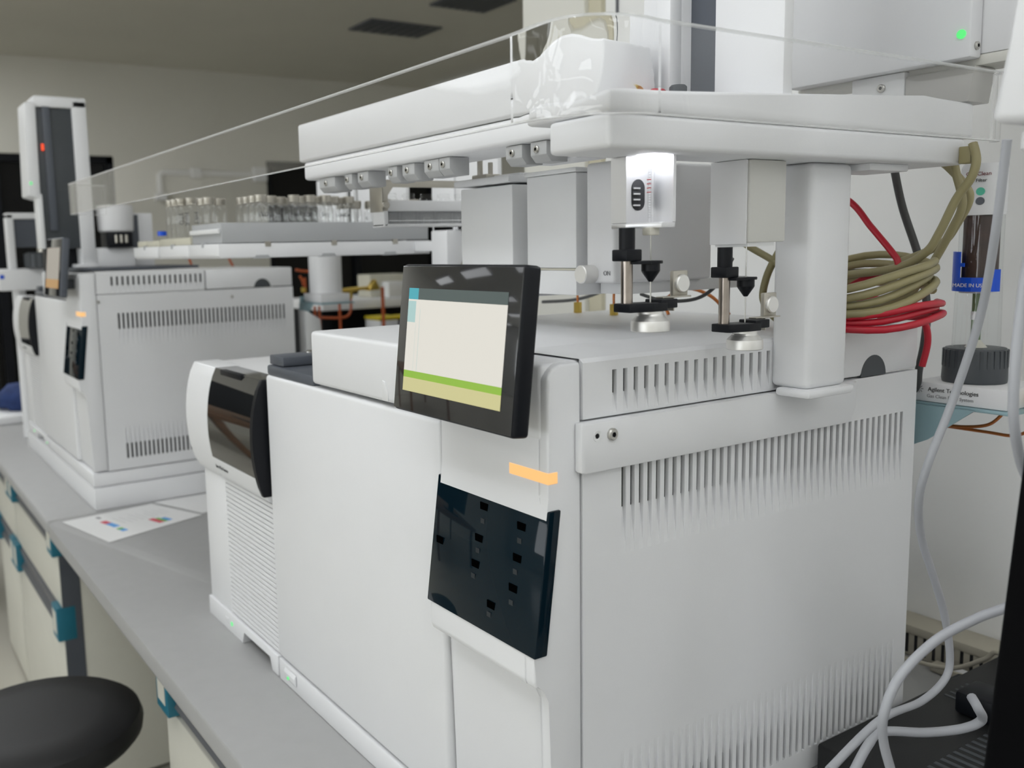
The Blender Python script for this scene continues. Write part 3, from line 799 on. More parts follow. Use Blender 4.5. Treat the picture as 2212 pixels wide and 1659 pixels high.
pg = MB().prism([(-1.60, .118), (-1.44, .182), (-1.46, .30), (-1.60, .25)], 'z', .0006, .0011).build('manual_page', M['paper'])
tag(pg, 'second white page partly under the printed sheet, close to the plinth', 'paper')
# ------------------------------------------------------------------ gas filter on its bracket (behind the chromatograph)
def gas_filter(px, py, z0, label_shelf, label, kind):
    s = thing('filter_shelf', label_shelf, 'bracket')
    b = MB(); b.box(px - .05, px + .062, py - .045, py + .05, z0 - .026, z0 - .022, .001)
    b.box(px - .05, px - .047, py - .052, py + .05, z0 - .030, z0 - .008)
    b.build('shelf_plate', M['tealb'], s)
    MB().prism([(px - .056, z0 - .024), (px + .028, z0 - .024), (px - .02, z0 - .062), (px - .056, z0 - .080)], 'y', py - .052, py - .049).build('gusset', M['tealb'], s)
    f = thing('gas_filter', label, 'filter')
    mb = MB().box(px - .046, px + .056, py - .042, py + .04, z0 - .0215, z0, .001).build('manifold', M['white2'], f)
    if kind:
        text('lettering', 'Agilent Technologies', .0064, (px - .027, py - .0424, z0 - .0095), (1, 0, 0), (0, 0, 1), M['ink'], mb)
        text('lettering', 'Gas Clean Filter System', .0052, (px - .028, py - .0424, z0 - .0165), (1, 0, 0), (0, 0, 1), M['greyink'], mb)
        em = MB()
        for k in range(8):
            a = k * math.pi / 4
            em.cyl((px - .037 + .0018 * math.cos(a), py - .0421, z0 - .008 + .0018 * math.sin(a)), (px - .037 + .0045 * math.cos(a), py - .0421, z0 - .008 + .0045 * math.sin(a)), .0005, seg=6)
        em.build('spark_emblem', M['greyink'], mb)
        nut = MB(); r = .0315
        nut.lathe((px, py, z0 + .0005), [(0, 0), (r, 0), (r + .0008, .003), (r - .0005, .034), (r - .002, .037), (.020, .0375), (0, .0375)], 40)
        for k in range(28):
            a = 2 * math.pi * k / 28
            nut.M = Matrix.Translation((px, py, z0)) @ Matrix.Rotation(a, 4, 'Z')
            nut.box(r - .002, r + .0006, -.0016, .0016, .017, .036); nut.M = None
        nut.build('base_nut', M['dgrey'], f)
        g = MB().lathe((px, py, z0 + .038), [(.0235, 0), (.0225, .06), (.0215, .09), (.0215, .178)], 28).build('glass_tube', M['filterglass'], f)
        MB().cyl((px, py, z0 + .100), (px, py, z0 + .180), .0175, seg=24).build('sorbent', M['brown'], f)
        MB().cyl((px, py, z0 + .0975), (px, py, z0 + .0995), .019, seg=24).build('frit', M['white2'], f)
        gr = MB().cyl((px - .001, py, z0 + .046), (px - .001, py, z0 + .0965), .0048, seg=14).build('indicator_rod', M['greenrod'], f)
        MB().cyl((px - .001, py, z0 + .068), (px - .001, py, z0 + .077), .0056, seg=14).build('rod_ring', M['white2'], gr)
        MB().lathe((px, py, z0 + .038), [(.011, 0), (.004, .008)], 14).build('funnel', M['trans'], f)
        tp = MB().lathe((px, py, z0 + .1805), [(0, 0), (.0215, 0), (.0222, .004), (.0222, .050), (.020, .054), (0, .0545)], 28).build('top_cap', M['white'], f)
        # lettering on the cap, lying on its surface facing the front right
        n = Vector((.25, -1, 0)).normalized(); ux = Vector((-n.y, n.x, 0)); o_ = Vector((px, py, z0 + .1805)) + n * .0225
        text('lettering', 'Gas Clean', .0058, o_ + ux * -.0125 + Vector((0, 0, .041)), ux, (0, 0, 1), M['darkred'], tp)
        text('lettering', 'Filter', .005, o_ + ux * -.003 + Vector((0, 0, .0345)), ux, (0, 0, 1), M['ink'], tp)
        M['mint'] = mat('mint_print', (.10, .55, .38), .5)
        dd = MB(); dd.lathe(o_ + ux * .002 + Vector((0, 0, .0245)), [(0, .0004), (.0042, .0003), (.0042, -.001)], 16, n); dd.build('print_dot', M['mint'], tp)
        dd = MB(); dd.lathe(o_ + ux * .002 + Vector((0, 0, .0145)), [(0, .0004), (.0042, .0003), (.0042, -.001)], 16, n); dd.build('print_dot', M['slate'], tp)
        # blue safety clip around the tube
        c = MB(); rr = .0245
        def band(a0, a1, z1, z2):
            n_ = 12
            for i in range(n_):
                t0 = R(a0 + (a1 - a0) * i / n_); t1 = R(a0 + (a1 - a0) * (i + 1) / n_)
                p = lambda t, q, z: (px + q * math.cos(t), py + q * math.sin(t), z)
                c.hull([p(t0, rr, z1), p(t1, rr, z1), p(t1, rr + .0015, z1), p(t0, rr + .0015, z1), p(t0, rr, z2), p(t1, rr, z2), p(t1, rr + .0015, z2), p(t0, rr + .0015, z2)],
                       [(3, 2, 1, 0), (4, 5, 6, 7), (0, 1, 5, 4), (1, 2, 6, 5), (2, 3, 7, 6), (3, 0, 4, 7)])
        band(190, 345, z0 + .0995, z0 + .1145); band(190, 250, z0 + .1145, z0 + .142); band(230, 262, z0 + .126, z0 + .130); band(320, 345, z0 + .1145, z0 + .123)
        cl = c.build('safety_clip', M['blue'], f)
        n = Vector((.1, -1, 0)).normalized(); ux = Vector((-n.y, n.x, 0)); o_ = Vector((px, py, z0 + .1045)) + n * .0263
        text('lettering', 'MADE IN USA', .0055, o_ + ux * -.0165, ux, (.0, 0, 1), M['white'], cl)
        br = MB(); br.cyl((px + .056, py + .0, z0 - .010), (px + .066, py, z0 - .010), .0085, seg=6); br.cyl((px + .066, py, z0 - .010), (px + .074, py, z0 - .010), .0055, seg=14); br.cyl((px + .078, py, z0 - .010), (px + .096, py, z0 - .010), .0075, seg=6)
        br.cyl((px + .074, py, z0 - .010), (px + .078, py, z0 - .010), .005, seg=14)
        br.box(px + .0640, px + .073, py - .007, py + .007, z0 - .034, z0 - .014, .001)
        br.build('brass_fitting', M['brass'], f)
        ct = MB()
        ct.tube([(px + .034, py - .005, z0 - .0275), (px + .032, py - .005, z0 - .034), (px + .018, py - .005, z0 - .046), (px - .012, py - .004, z0 - .052), (px - .05, py - .004, z0 - .052)], .0018, 8)
        ct.tube([(px + .068, py, z0 - .034), (px + .064, py, z0 - .043), (px + .044, py, z0 - .054), (px + .015, py, z0 - .0545), (px - .05, py, z0 - .0545)], .0018, 8)
        ct.build('copper_tubing', M['copper'], f)
    else:
        MB().cyl((px, py, z0 + .0008), (px, py, z0 + .105), .042, seg=36).build('white_cover', M['white'], f)
    return f
gas_filter(.022, .585, .420, 'blue-grey metal bracket behind the nearer chromatograph', 'gas filter with brown column, blue clip and dark grey base nut behind the nearer chromatograph', True)
gas_filter(-1.625, .600, .470, 'blue-grey metal bracket at the back of the farther chromatograph', 'plain white cylindrical filter cover behind the farther chromatograph', False)

# ------------------------------------------------------------------ cables
def cable(pts, r, m, name, label, cat='cable', group=None, seg=10):
    o = MB().tube(pts, r, seg, 8).build(name, m, ang=60)
    return tag(o, label, cat, group)
G_ = 'grey cables right of the nearer chromatograph'
cable([(0.200,0.267,0.648),(0.190,0.278,0.582),(0.170,0.302,0.517),(0.150,0.306,0.447),(0.140,0.291,0.393),(0.130,0.297,0.358),(0.120,0.321,0.318),(0.120,0.342,0.280),(0.120,0.365,0.236),(0.120,0.378,0.192),(0.120,0.370,0.172),(0.120,0.333,0.162),(0.130,0.253,0.173),(0.140,0.169,0.161)], .0034, M['cable'], 'grey_cable', 'long grey cable hanging from the top right and curling at the bottom right', group=G_)
cable([(0.235,0.268,0.315),(0.220,0.264,0.300),(0.205,0.251,0.289),(0.185,0.232,0.269),(0.175,0.203,0.244),(0.170,0.192,0.215),(0.165,0.201,0.187),(0.165,0.214,0.156),(0.165,0.218,0.142),(.165,.262,.045),(.165,.300,.0045)], .0037, M['cable'], 'grey_cable', 'grey cable arching out from behind the black monitor edge and dropping straight down', group=G_)
cable([(.10,.245,.09),(0.100,0.263,0.105),(0.100,0.286,0.126),(0.100,0.307,0.132),(0.120,0.343,0.129),(0.140,0.368,0.134),(0.150,0.380,0.143),(0.150,0.372,0.157),(0.140,0.380,0.161)], .0042, M['cable'], 'grey_cable', 'thick grey cable lying across the black box in a low loop', group=G_)
cable([(.262,.205,.62),(0.252,0.199,0.569),(0.25,0.195,0.527),(0.25,0.192,0.484),(0.25,0.197,0.449),(0.25,0.217,0.414),(.262,.235,.39)], .0034, M['cable'], 'grey_cable', 'grey cable bowing in at the right edge beside the brass fitting', group=G_)
cable([(-.04,.50,.70),(-0.029,0.500,0.654),(-0.029,0.520,0.610),(-0.020,0.540,0.555),(-0.009,0.540,0.504),(-0.010,0.540,0.464),(-0.015,0.540,0.430),(-.02,.55,.40)], .0042, M['dkcable'], 'dark_cable', 'dark grey cable dropping behind the back right corner of the nearer chromatograph')
cable([(-.09,.44,.645),(-0.046,0.450,0.618),(-0.021,0.450,0.591),(0.002,0.450,0.566),(0.010,0.450,0.555),(0.006,0.450,0.548),(-.03,.45,.535),(-.08,.44,.50)], .0034, M['red'], 'red_cable', 'red cable slanting down from behind the support column', group='red cables on the rear cover')
cable([(.078,.452,.665),(0.083,0.450,0.649),(0.079,0.450,0.633),(0.066,0.450,0.614),(0.052,0.450,0.584),(0.039,0.450,0.564),(0.011,0.450,0.549),(-.03,.44,.542),(-.08,.43,.538)], .0042, M['olive'], 'olive_cable', 'olive cable running from the beige plug down to the coil', group='olive cables at the back of the nearer chromatograph')
cable([(.015,.50,.66),(0.030,0.500,0.648),(0.047,0.500,0.629),(0.052,0.500,0.615),(0.042,0.500,0.593),(0.024,0.500,0.570),(-.02,.49,.55)], .0042, M['olive'], 'olive_cable', 'olive cable looping out from under the arm end, behind the plugged one', group='olive cables at the back of the nearer chromatograph')
cable([(.045,.48,.655),(0.048,0.480,0.642),(0.056,0.480,0.610),(0.046,0.480,0.584),(0.029,0.480,0.552),(0.016,0.480,0.533),(0.004,0.480,0.518),(-0.026,0.480,0.507),(-.08,.47,.50)], .0042, M['olive'], 'olive_cable', 'paler olive cable in front, crossing the other two above the coil', group='olive cables at the back of the nearer chromatograph')
cable([(-.085,.4,.548),(-0.105,0.400,0.559),(-0.136,0.400,0.574),(-.16,.41,.585)], .0040, M['olive'], 'olive_cable', 'short olive cable left of the support column rising to the left', group='olive cables at the back of the nearer chromatograph')
cable([(-.085,.40,.578),(-0.097,0.400,0.563),(-0.110,0.400,0.538),(-0.113,0.400,0.513),(-0.094,0.400,0.493),(-.07,.40,.490)], .0040, M['olive'], 'olive_cable', 'olive cable bowing left behind the left edge of the support column', group='olive cables at the back of the nearer chromatograph')
pg_ = MB().box(.066, .0775, .450, .462, .647, .663, .001).build('cable_plug', M['olive'])
tag(pg_, 'brown plug at the back end of the white arm', 'plug')
def coil(cx, cy, z, a, b, n, r, m, label, name, tilt, pitch, ph):
    pts = []
    for i in range(n * 16 + 1):
        t = 2 * math.pi * i / 16 + ph; k = i / 16
        s = 1 + .05 * math.sin(k * 2.3)
        pts.append((cx + a * s * math.cos(t), cy + b * s * math.sin(t), z + pitch * k + tilt * math.sin(t) + .003 * math.sin(3.1 * t)))
    o = MB().tube(pts, r, 10, 2).build(name, m, ang=60)
    return tag(o, label, 'cable')
coil(-.018, .425, .5155, .068, .072, 4, .0042, M['olive'], 'coil of olive cable lying on the rear cover beside the column', 'cable_coil', .016, .0085, .5)
coil(-.016, .428, .4925, .072, .076, 3, .0036, M['red'], 'coil of red cable under the olive coil', 'cable_coil', .004, .0066, .9)
cable([(-.03, .482, .495), (-.008, .498, .497), (.003, .513, .490), (.004, .522, .468), (-.001, .522, .440)], .0036, M['red'], 'red_cable', 'red cable end hanging over the back corner of the rear cover', group='red cables on the rear cover')
tie = MB(); tie.tube([(-.020, .343, .500), (-.022, .343, .545), (-.024, .368, .552), (-.023, .372, .505), (-.021, .36, .494)], .0018, 8, 6, True); tie.tube([(-.022, .354, .547), (-.012, .350, .566), (-.01, .352, .572)], .0012, 6, 4)
tag(tie.build('cable_tie', M['white']), 'white plastic tie around the olive coil', 'cable tie')
# fittings on the rear cover
def fitting(x, y, label, bend):
    t = thing('brass_fitting', label, 'fitting', group='brass fittings on the rear cover')
    MB().cyl((x, y, .4858), (x, y, .5005), .0055, seg=6).build('nut', M['brass'], t)
    MB().tube([(x, y, .500), (x, y, .515), (x + bend, y + .004, .535), (x + bend * 2, y + .01, .56)], .0016, 8).build('copper_tube', M['copper'], t)
fitting(-.4205, .40, 'left brass nut with copper tube on the rear cover, nearer the touch screen', .001)
fitting(-.349, .40, 'right brass nut with copper tube on the rear cover, behind the grey module', -.001)
cable([(-.30, .45, .486), (-.305, .45, .505), (-.28, .46, .520), (-.24, .46, .512), (-.21, .46, .490)], .0022, M['copper'], 'copper_tube', 'bent copper tube arching over the rear cover between the two syringe tools', 'tube')
cable([(-.62, .50, .4885), (-.55, .505, .494), (-.50, .51, .506), (-.46, .51, .525)], .0026, M['dkcable'], 'dark_cable', 'thin dark cable behind the brass fittings')
cable([(-.30, .40, .515), (-.26, .40, .508), (-.21, .40, .512), (-.17, .39, .530), (-.14, .38, .56)], .0022, M['dkcable'], 'dark_cable', 'thin dark cable drooping behind the wide pale module')
# ------------------------------------------------------------------ things on the bench at the right
u = thing('power_unit', 'black casing with louvred top on the bench right of the nearer chromatograph', 'power unit')
b = MB().box(.008, .34, .345, .72, .0, .066, .003).build('casing', M['blackbox'], u)
sl = MB()
for k in range(16):
    y = .37 + k * .0115; sl.box(.095, .20, y, y + .0052, .0640, .0668, .0006)
for k in range(5):
    y = .55 + k * .011; sl.box(.025, .05, y, y + .004, .0640, .0666, .0004)
for k in range(14):
    x = .16 + k * .010; sl.box(x, x + .004, .3435, .3455, .012, .056, .0005)
sl.build('louvres', M['dgrey'], u)
a = MB().box(.052, .100, .520, .565, .0665, .092, .004).build('power_adapter', M['black']); tag(a, 'small black adapter block lying on the black casing', 'adapter')
ps = thing('power_strip', 'grey power strip standing behind the black casing', 'power strip')
MB().box(-.09, .16, .728, .746, .001, .012, .002).build('body', M['duct'], ps)
sk = MB()
for k in range(4): sk.box(-.07 + k * .055, -.035 + k * .055, .731, .743, .0118, .0126)
sk.build('sockets', M['grey'], ps)
a = MB().box(-.045, .0, .665, .715, .001, .020, .003).build('junction_box', M['dgrey']); tag(a, 'low grey junction box between the casing and the chromatograph', 'junction box')
la = MB().box(-.03, -.012, .69, .703, .0202, .0212).build('white_tag', M['paper']); tag(la, 'small white tag on the grey junction box', 'tag')
cable([(-.12, .705, .016), (-.05, .700, .028), (-.005, .695, .058), (.012, .69, .0745), (.05, .67, .0742), (.14, .63, .0742)], .003, M['duct'], 'beige_cable', 'thin beige cable stretched along the back of the bench')
# wiring duct on the wall
d = thing('wiring_duct', 'beige slotted wiring duct along the foot of the white wall', 'wiring duct')
MB().box(-.98, 1.3, .752, .799, .001, .043, .001).build('trunk', M['duct'], d)
MB().box(-.98, 1.3, .7495, .799, .0335, .0455, .002).build('cover', M['duct'], d)
s = MB()
for k in range(96): s.box(-.50 + k * .0125, -.4965 + k * .0125, .7505, .7535, .006, .0325)
s.build('slots', M['dark'], d)
# black monitor at the right edge
mo = thing('black_monitor', 'black monitor seen edge-on at the right edge', 'monitor')
for bx, m_, nm in (((0, .46, 0, .035, 0, .40, .006, 3), 'matteblack', 'back_shell'), ((.006, .454, .0352, .0362, .008, .392), 'gloss', 'display')):
    mb = MB(); mb.M = Matrix.Translation((.249, .158, .066)) @ Matrix.Rotation(R(3.6), 4, 'Y'); mb.box(*bx); mb.build(nm, M[m_], mo)
MB().box(.40, .56, .162, .19, .005, .30, .004).build('neck', M['black'], mo)
MB().box(.36, .60, .12, .30, .0002, .012, .003).build('stand', M['black'], mo)
# white swing arm at the top right corner
ar = thing('swing_arm', 'white rounded arm with round knob at the top right corner', 'arm')
MB().prism([(.246, .648), (.33, .640), (.36, .66), (.36, .86), (.275, .86), (.262, .74)], 'y', .150, .222, .006, 3).build('arm_body', M['white'], ar)
MB().lathe((.275, .17, .6475), [(0, -.020), (.014, -.020), (.017, -.016), (.017, -.006), (.012, -.002), (.012, .002)], 28).build('knob', M['grey'], ar)
MB().cyl((.335, .212, .0005), (.335, .212, .642), .006, seg=12).build('post', M['steel'], ar)
# small fittings on top of the arm
hd = thing('clip_holder', 'small grey holder with brass-coloured bar on top of the arm beside the tower', 'holder')
MB().box(-.100, -.058, .148, .175, .7055, .7115, .001).build('holder_body', M['grey'], hd)
MB().tube([(-.102, .150, .7125), (-.085, .150, .7155), (-.070, .150, .7142), (-.056, .150, .7115)], .0026, 10).build('brass_bar', M['brass'], hd)
for x, m, lab in ((-.046, 'red', 'small red cap on top of the arm beside the tower'), (-.022, 'dgrey', 'small dark grey cap on top of the arm beside the tower')):
    o = MB().lathe((x, .165, .7020), [(0, 0), (.0075, 0), (.0075, .010), (.006, .0115), (0, .0118)], 18).build('cap', M[m]); tag(o, lab, 'cap')
# ------------------------------------------------------------------ things on and behind the farther chromatograph
tw = thing('sampler_tower', 'tall white sampler tower with dark open slot on the farther chromatograph', 'sampler')
x = -1.93
MB().box(x - .06, x + .004, .066, .1015, .545, .965, .004).build('right_cover', M['white'], tw)
MB().box(x - .09, x + .004, -.022, .1015, .945, .972, .004).build('top_cover', M['white'], tw)
MB().box(x - .09, x - .005, -.022, .070, .600, .955, .003).build('slot_housing', M['dgrey'], tw)
MB().box(x - .004, x + .003, -.004, .014, .645, .950, .001).build('slide_rail', M['slate'], tw)
s = MB().prism([(-.049, .730), (-.022, .722), (-.018, .955), (-.043, .955)], 'x', x - .10, x + .006, .004).build('left_cover', M['white'], tw)
MB().prism([(-.030, .600), (-.018, .600), (-.018, .735), (-.030, .735)], 'x', x - .05, x + .004, .002).build('lower_strip', M['white'], tw)
MB().box(x + .004, x + .0055, -.012, -.006, .840, .856).build('red_light', M['redled'], tw)
MB().box(x + .006, x + .0072, -.045, -.040, .757, .763).build('green_light', M['greenled'], s)
MB().box(x - .05, x + .01, .050, .104, .5448, .560, .003).build('foot', M['white'], tw)
MB().box(x - .10, x - .055, -.01, .066, .5448, .605).build('carriage', M['black'], tw)
tu = thing('sampler_turret', 'white cylindrical sampler turret with black opening right of the tower', 'sampler')
MB().lathe((-1.95, .160, .640), [(0, 0), (.040, 0), (.044, .004), (.046, .06), (.044, .068), (0, .070)], 32).build('cover', M['white2'], tu)
MB().box(-1.985, -1.912, .128, .192, .600, .640, .002).build('opening', M['black'], tu)
MB().box(-1.98, -1.93, .10, .20, .5448, .600, .004).build('pedestal', M['white'], tu)
k = MB()
for j in range(3): k.cyl((-1.911, .150 + j * .013, .612), (-1.911, .150 + j * .013, .632), .0035, seg=10)
k.build('vial_tops', M['nickel'], tu)
pn = thing('sampler_housing', 'pale grey upright sampler housing with dark strip behind the turret', 'sampler')
MB().box(-2.02, -1.97, .205, .262, .5448, .690, .003).build('shell', M['white'], pn)
MB().box(-1.9705, -1.965, .203, .222, .575, .685).build('dark_strip', M['slate'], pn)
dl = MB().box(-2.04, -1.72, .015, .30, .5448, .552, .003).build('oven_cover_plate', M['slate']); tag(dl, 'flat dark grey plate on top of the farther chromatograph', 'plate')
# instrument with carousel at the far end
ca = thing('carousel_sampler', 'white frame with dark window over a ribbed grey vial carousel at the far end', 'sampler')
X = -2.60
MB().box(X - .05, X, -.010, .012, .545, .716, .004).build('left_upright', M['white'], ca)
MB().box(X - .05, X, -.010, .20, .699, .718, .004).build('top_bar', M['white'], ca)
MB().box(X - .05, X, .182, .20, .545, .716, .004).build('right_upright', M['white'], ca)
MB().box(X - .045, X - .010, .012, .182, .612, .699).build('window', M['slate'], ca)
MB().box(X - .12, X + .02, -.045, .20, .478, .545, .006).build('base_arm', M['white'], ca)
ro = MB(); ro.lathe((X + .0, .095, .5455), [(0, 0), (.058, 0), (.058, .046), (.05, .05), (0, .05)], 32)
for j in range(18):
    a = 2 * math.pi * j / 18; ro.cyl((X + .056 * math.cos(a), .095 + .056 * math.sin(a), .550), (X + .056 * math.cos(a), .095 + .056 * math.sin(a), .5915), .006, seg=8)
ro.build('carousel', M['dgrey'], ca)
MB().cyl((X, .095, .5955), (X, .095, .61), .022, seg=18).build('hub', M['nickel'], ca)
MB().cyl((X - .06, .02, 0.002), (X - .06, .02, .478), .02, seg=14).build('support_post', M['white'], ca)
for y, z in ((-.037, .522),):
    MB().box(X + .02, X + .0212, y - .006, y + .006, z - .006, z + .006).build('blue_tag', M['blue'], ca)
for (px_, pz, lab) in ((-2.79 - .013 + .0, .452, 'blue sticker dot on the left cover of the farther mass spectrometer'), ):
    pass
dg_ = MB().prism([(.535, .02), (.60, .02), (.575, .405), (.535, .43)], 'x', -1.66, -1.61, .004).build('vent_duct', M['grey'])
tag(dg_, 'pale grey slanted duct standing behind the right corner of the farther chromatograph', 'duct')
# orange pipework with brass valve behind the farther chromatograph
pw = thing('gas_pipework', 'orange gas pipes with brass tee and valve behind the farther chromatograph', 'pipework')
PX = -2.2
for pts in ([(PX, .788, .50), (PX, .80, .47), (PX, .806, .38), (PX, .806, -.748)], [(PX, .775, .52), (PX, .80, .515), (PX, .835, .513)], [(PX, .836, .40), (PX, .838, -.748)], [(PX, .852, .40), (PX, .853, -.748)], [(PX, .918, .448), (PX, .926, .40), (PX, .932, -.748)],
            [(PX, .968, .42), (PX, .968, .385), (PX, .955, .362), (PX, .92, .357), (PX, .86, .362)]):
    MB().tube(pts, .0042, 10, 5).build('pipe', M['orange'], pw)
b = MB(); b.cyl((PX, .935, .445), (PX, .998, .449), .0085, seg=12); b.cyl((PX, .968, .447), (PX, .968, .42), .008, seg=12); b.build('brass_tee', M['brass'], pw)
b = MB(); b.cyl((PX, .998, .450), (PX, 1.075, .452), .006, seg=10)
b.prism([(1.028, .442), (1.075, .444), (1.058, .480)], 'x', PX - .015, PX + .015, .002)
MB().cyl((PX, .80, .448), (PX, .80, .462), .009, seg=8).build('brass_nut', M['brass'], pw)
b.build('brass_valve', M['brass'], pw)
MB().lathe((PX, .918, .4495), [(0, -.008), (.008, -.008), (.009, 0), (.008, .008), (0, .008)], 14).build('joint', M['steel'], pw)
MB().cyl((PX, 1.09, .452), (PX, 1.10, -.748), .006, seg=8).build('riser', M['orange'], pw)
for i, (y, z0, z1, m, lab) in enumerate(((.60, .567, .535, 'copper', 'left orange tube rising above the farther chromatograph'), (.72, .567, .53, 'orange', 'middle orange tube rising above the farther chromatograph'), (.84, .567, .53, 'orange', 'right orange tube leaning above the farther chromatograph'))):
    o = MB().tube([(-2.05, y - .33, .54), (-2.05, y - .335 - i * .004, .568), (-2.06, y - .34 - .006 * i, .60)], .0035, 8, 3).build('gas_tube', M[m]); tag(o, lab, 'tube', 'gas tubes above the farther chromatograph')
# far side of the room: shelf with boxes
sf = thing('wall_bench', 'grey bench along the far side of the room with dark space below', 'bench')
MB().box(-3.3, -2.9, 1.20, 2.6, .332, .372, .003).build('bench_top', M['grey'], sf)
for y in (1.22, 2.55): MB().box(-3.25, -2.95, y, y + .04, -.75, .332).build('leg', M['black'], sf)
MB().box(-3.28, -3.25, 1.26, 2.55, -.70, .332).build('back_board', M['black'], sf)
o = MB().box(-3.10, -2.98, 1.47, 1.66, .373, .47, .004).build('storage_box', M['beige']); tag(o, 'beige box standing on the far bench', 'box')
o = MB().box(-2.975, -2.91, 1.52, 1.60, .3725, .44, .003).build('carton', M['grey']); tag(o, 'small pale grey carton in front of the beige box', 'box')
for x0, y0, y1, z0, m, lab in ((-2.75, 1.38, 1.472, .215, 'white', 'white tub with yellow lid in the gap beside the touch screen'), (-2.70, 1.484, 1.68, .215, 'navy', 'navy crate with yellow rim in the gap beside the touch screen')):
    t = thing('storage_tub', lab, 'tub'); MB().box(x0 - .12, x0, y0, y1, z0, z0 + .075, .004).build('body', M[m], t); MB().box(x0 - .123, x0 + .003, y0 - .003, y1 + .003, z0 + .0755, z0 + .09, .003).build('lid', M['yellow'], t)
tb = MB(); tb.box(-2.9, -2.6, 1.3, 2.2, .18, .2145, .002)
for q in ((-2.89, 1.31), (-2.64, 1.31), (-2.89, 2.16), (-2.64, 2.16)): tb.box(q[0], q[0] + .03, q[1], q[1] + .03, -.75, .18)
tag(tb.build('side_table', M['black']), 'black table carrying the yellow-lidded tubs', 'table')
# bench end: white slab and blue cloth
o = MB().box(-3.40, -2.95, -.05, .25, .0006, .028, .003).build('white_slab', M['white']); tag(o, 'flat white slab on the far end of the bench', 'slab')
b = MB(); b.lathe((-3.15, .10, .030), [(0, 0), (.10, 0), (.125, .02), (.12, .05), (.09, .07), (.04, .085), (0, .088)], 28)
for v in b.bm.verts: v.co.z += .012 * math.sin(v.co.x * 60) * math.sin(v.co.y * 47); v.co.x += .01 * math.sin(v.co.z * 90)
tag(b.build('blue_cloth', M['fabric'], ang=80), 'crumpled blue cloth heaped on the white slab', 'cloth')
# chair at the far left
ch = thing('office_chair', 'dark chair with metal frame beyond the cabinets at the far left', 'chair')
MB().box(-3.75, -3.33, -.30, .10, -.31, -.25, .02, 3).build('seat', M['black'], ch)
MB().box(-3.80, -3.74, -.28, .08, -.20, .18, .02, 3).build('backrest', M['black'], ch)
for qx, qy in ((-3.72, -.27), (-3.36, -.27), (-3.72, .07), (-3.36, .07)): MB().cyl((qx, qy, -.749), (qx, qy, -.31), .012, seg=10).build('leg', M['chrome'], ch)
fr_ = MB(); fr_.cyl((-3.36, -.27, -.45), (-3.36, .07, -.45), .009, seg=10); fr_.cyl((-3.72, -.27, -.45), (-3.36, -.27, -.45), .009, seg=10); fr_.box(-3.785, -3.75, -.12, -.08, -.27, -.18)
fr_.build('frame', M['chrome'], ch)
# ------------------------------------------------------------------ room
def st_(o): o['kind'] = 'structure'; return o
X0, X1, Y0_, Y1_, ZF, ZC = -6.5, 3.0, -7.6, 4.6, -.75, 1.95
st_(MB().box(X0, X1, Y0_, Y1_, ZF - .1, ZF).build('floor', M['floor']))
st_(MB().box(X0, X1, Y0_, Y1_, ZC, ZC + .1).build('ceiling', M['ceil']))
def dy(px_): return None
d1 = (-.30, 1.30); d2 = (2.48, 4.1); zl = 1.295
w = MB(); w.box(X0 - .12, X0, Y0_, d1[0], ZF, ZC); w.box(X0 - .12, X0, d1[1], d2[0], ZF, ZC); w.box(X0 - .12, X0, d2[1], Y1_, ZF, ZC)
w.box(X0 - .12, X0, d1[0], d1[1], zl, ZC); w.box(X0 - .12, X0, d2[0], d2[1], zl, ZC)
st_(w.build('wall_left', M['farwall']))
for n_, (a, b_) in (('door_1', d1), ('door_2', d2)):
    d = MB(); d.box(X0 - .10, X0 - .06, a, b_, ZF, zl); d = st_(d.build(n_, M['doorglass']))
    f = MB(); f.box(X0 - .06, X0 - .02, a, a + .05, ZF, zl); f.box(X0 - .06, X0 - .02, b_ - .05, b_, ZF, zl); f.box(X0 - .06, X0 - .02, a, b_, zl - .05, zl); f.box(X0 - .06, X0 - .02, (a + b_) / 2 - .03, (a + b_) / 2 + .03, ZF, zl)
    f.build('door_frame', M['black'], d)
st_(MB().box(X1, X1 + .1, Y0_, Y1_, ZF, ZC).build('wall_right', M['wall']))
M['fillpane'] = emitter('fill_pane_glow', (.93, .97, 1.0), 13.0)  # glow of made-up window panes, added for low frontal fill
wf = MB(); fill_wins = [(-4.6, -2.6), (-2.0, 0.0), (.6, 2.6)]; wz = (.05, 1.55)
wf.box(X0, X1, Y0_ - .1, Y0_, ZF, wz[0]); wf.box(X0, X1, Y0_ - .1, Y0_, wz[1], ZC)
xs = [X0] + [v for w_ in fill_wins for v in w_] + [X1]
for i in range(0, len(xs), 2): wf.box(xs[i], xs[i + 1], Y0_ - .1, Y0_, wz[0], wz[1])
st_(wf.build('wall_front', M['wall']))
for i, (xa, xb) in enumerate(fill_wins):  # unseen windows added to the front wall as fill light
    f = MB()
    for bx in ((xa, xa + .05, wz[0], wz[1]), (xb - .05, xb, wz[0], wz[1]), (xa, xb, wz[0], wz[0] + .05), (xa, xb, wz[1] - .05, wz[1]), ((xa + xb) / 2 - .025, (xa + xb) / 2 + .025, wz[0], wz[1])):
        f.box(bx[0], bx[1], Y0_ - .07, Y0_ - .02, bx[2], bx[3])
    f = st_(f.build('window_%d' % (i + 1), M['white2']))
    MB().box(xa + .01, xb - .01, Y0_ - .06, Y0_ - .05, wz[0] + .01, wz[1] - .01).build('fill_pane', M['fillpane'], f)
st_(MB().box(X0, X1, Y1_, Y1_ + .1, ZF, ZC).build('wall_rear', M['farwall']))
st_(MB().box(-.796, X1, .80, .95, ZF, ZC).build('wall_back', M['wall']))
st_(MB().box(-.8315, -.7965, .79, .95, ZF, ZC).build('trim_2', M['trimbeige']))
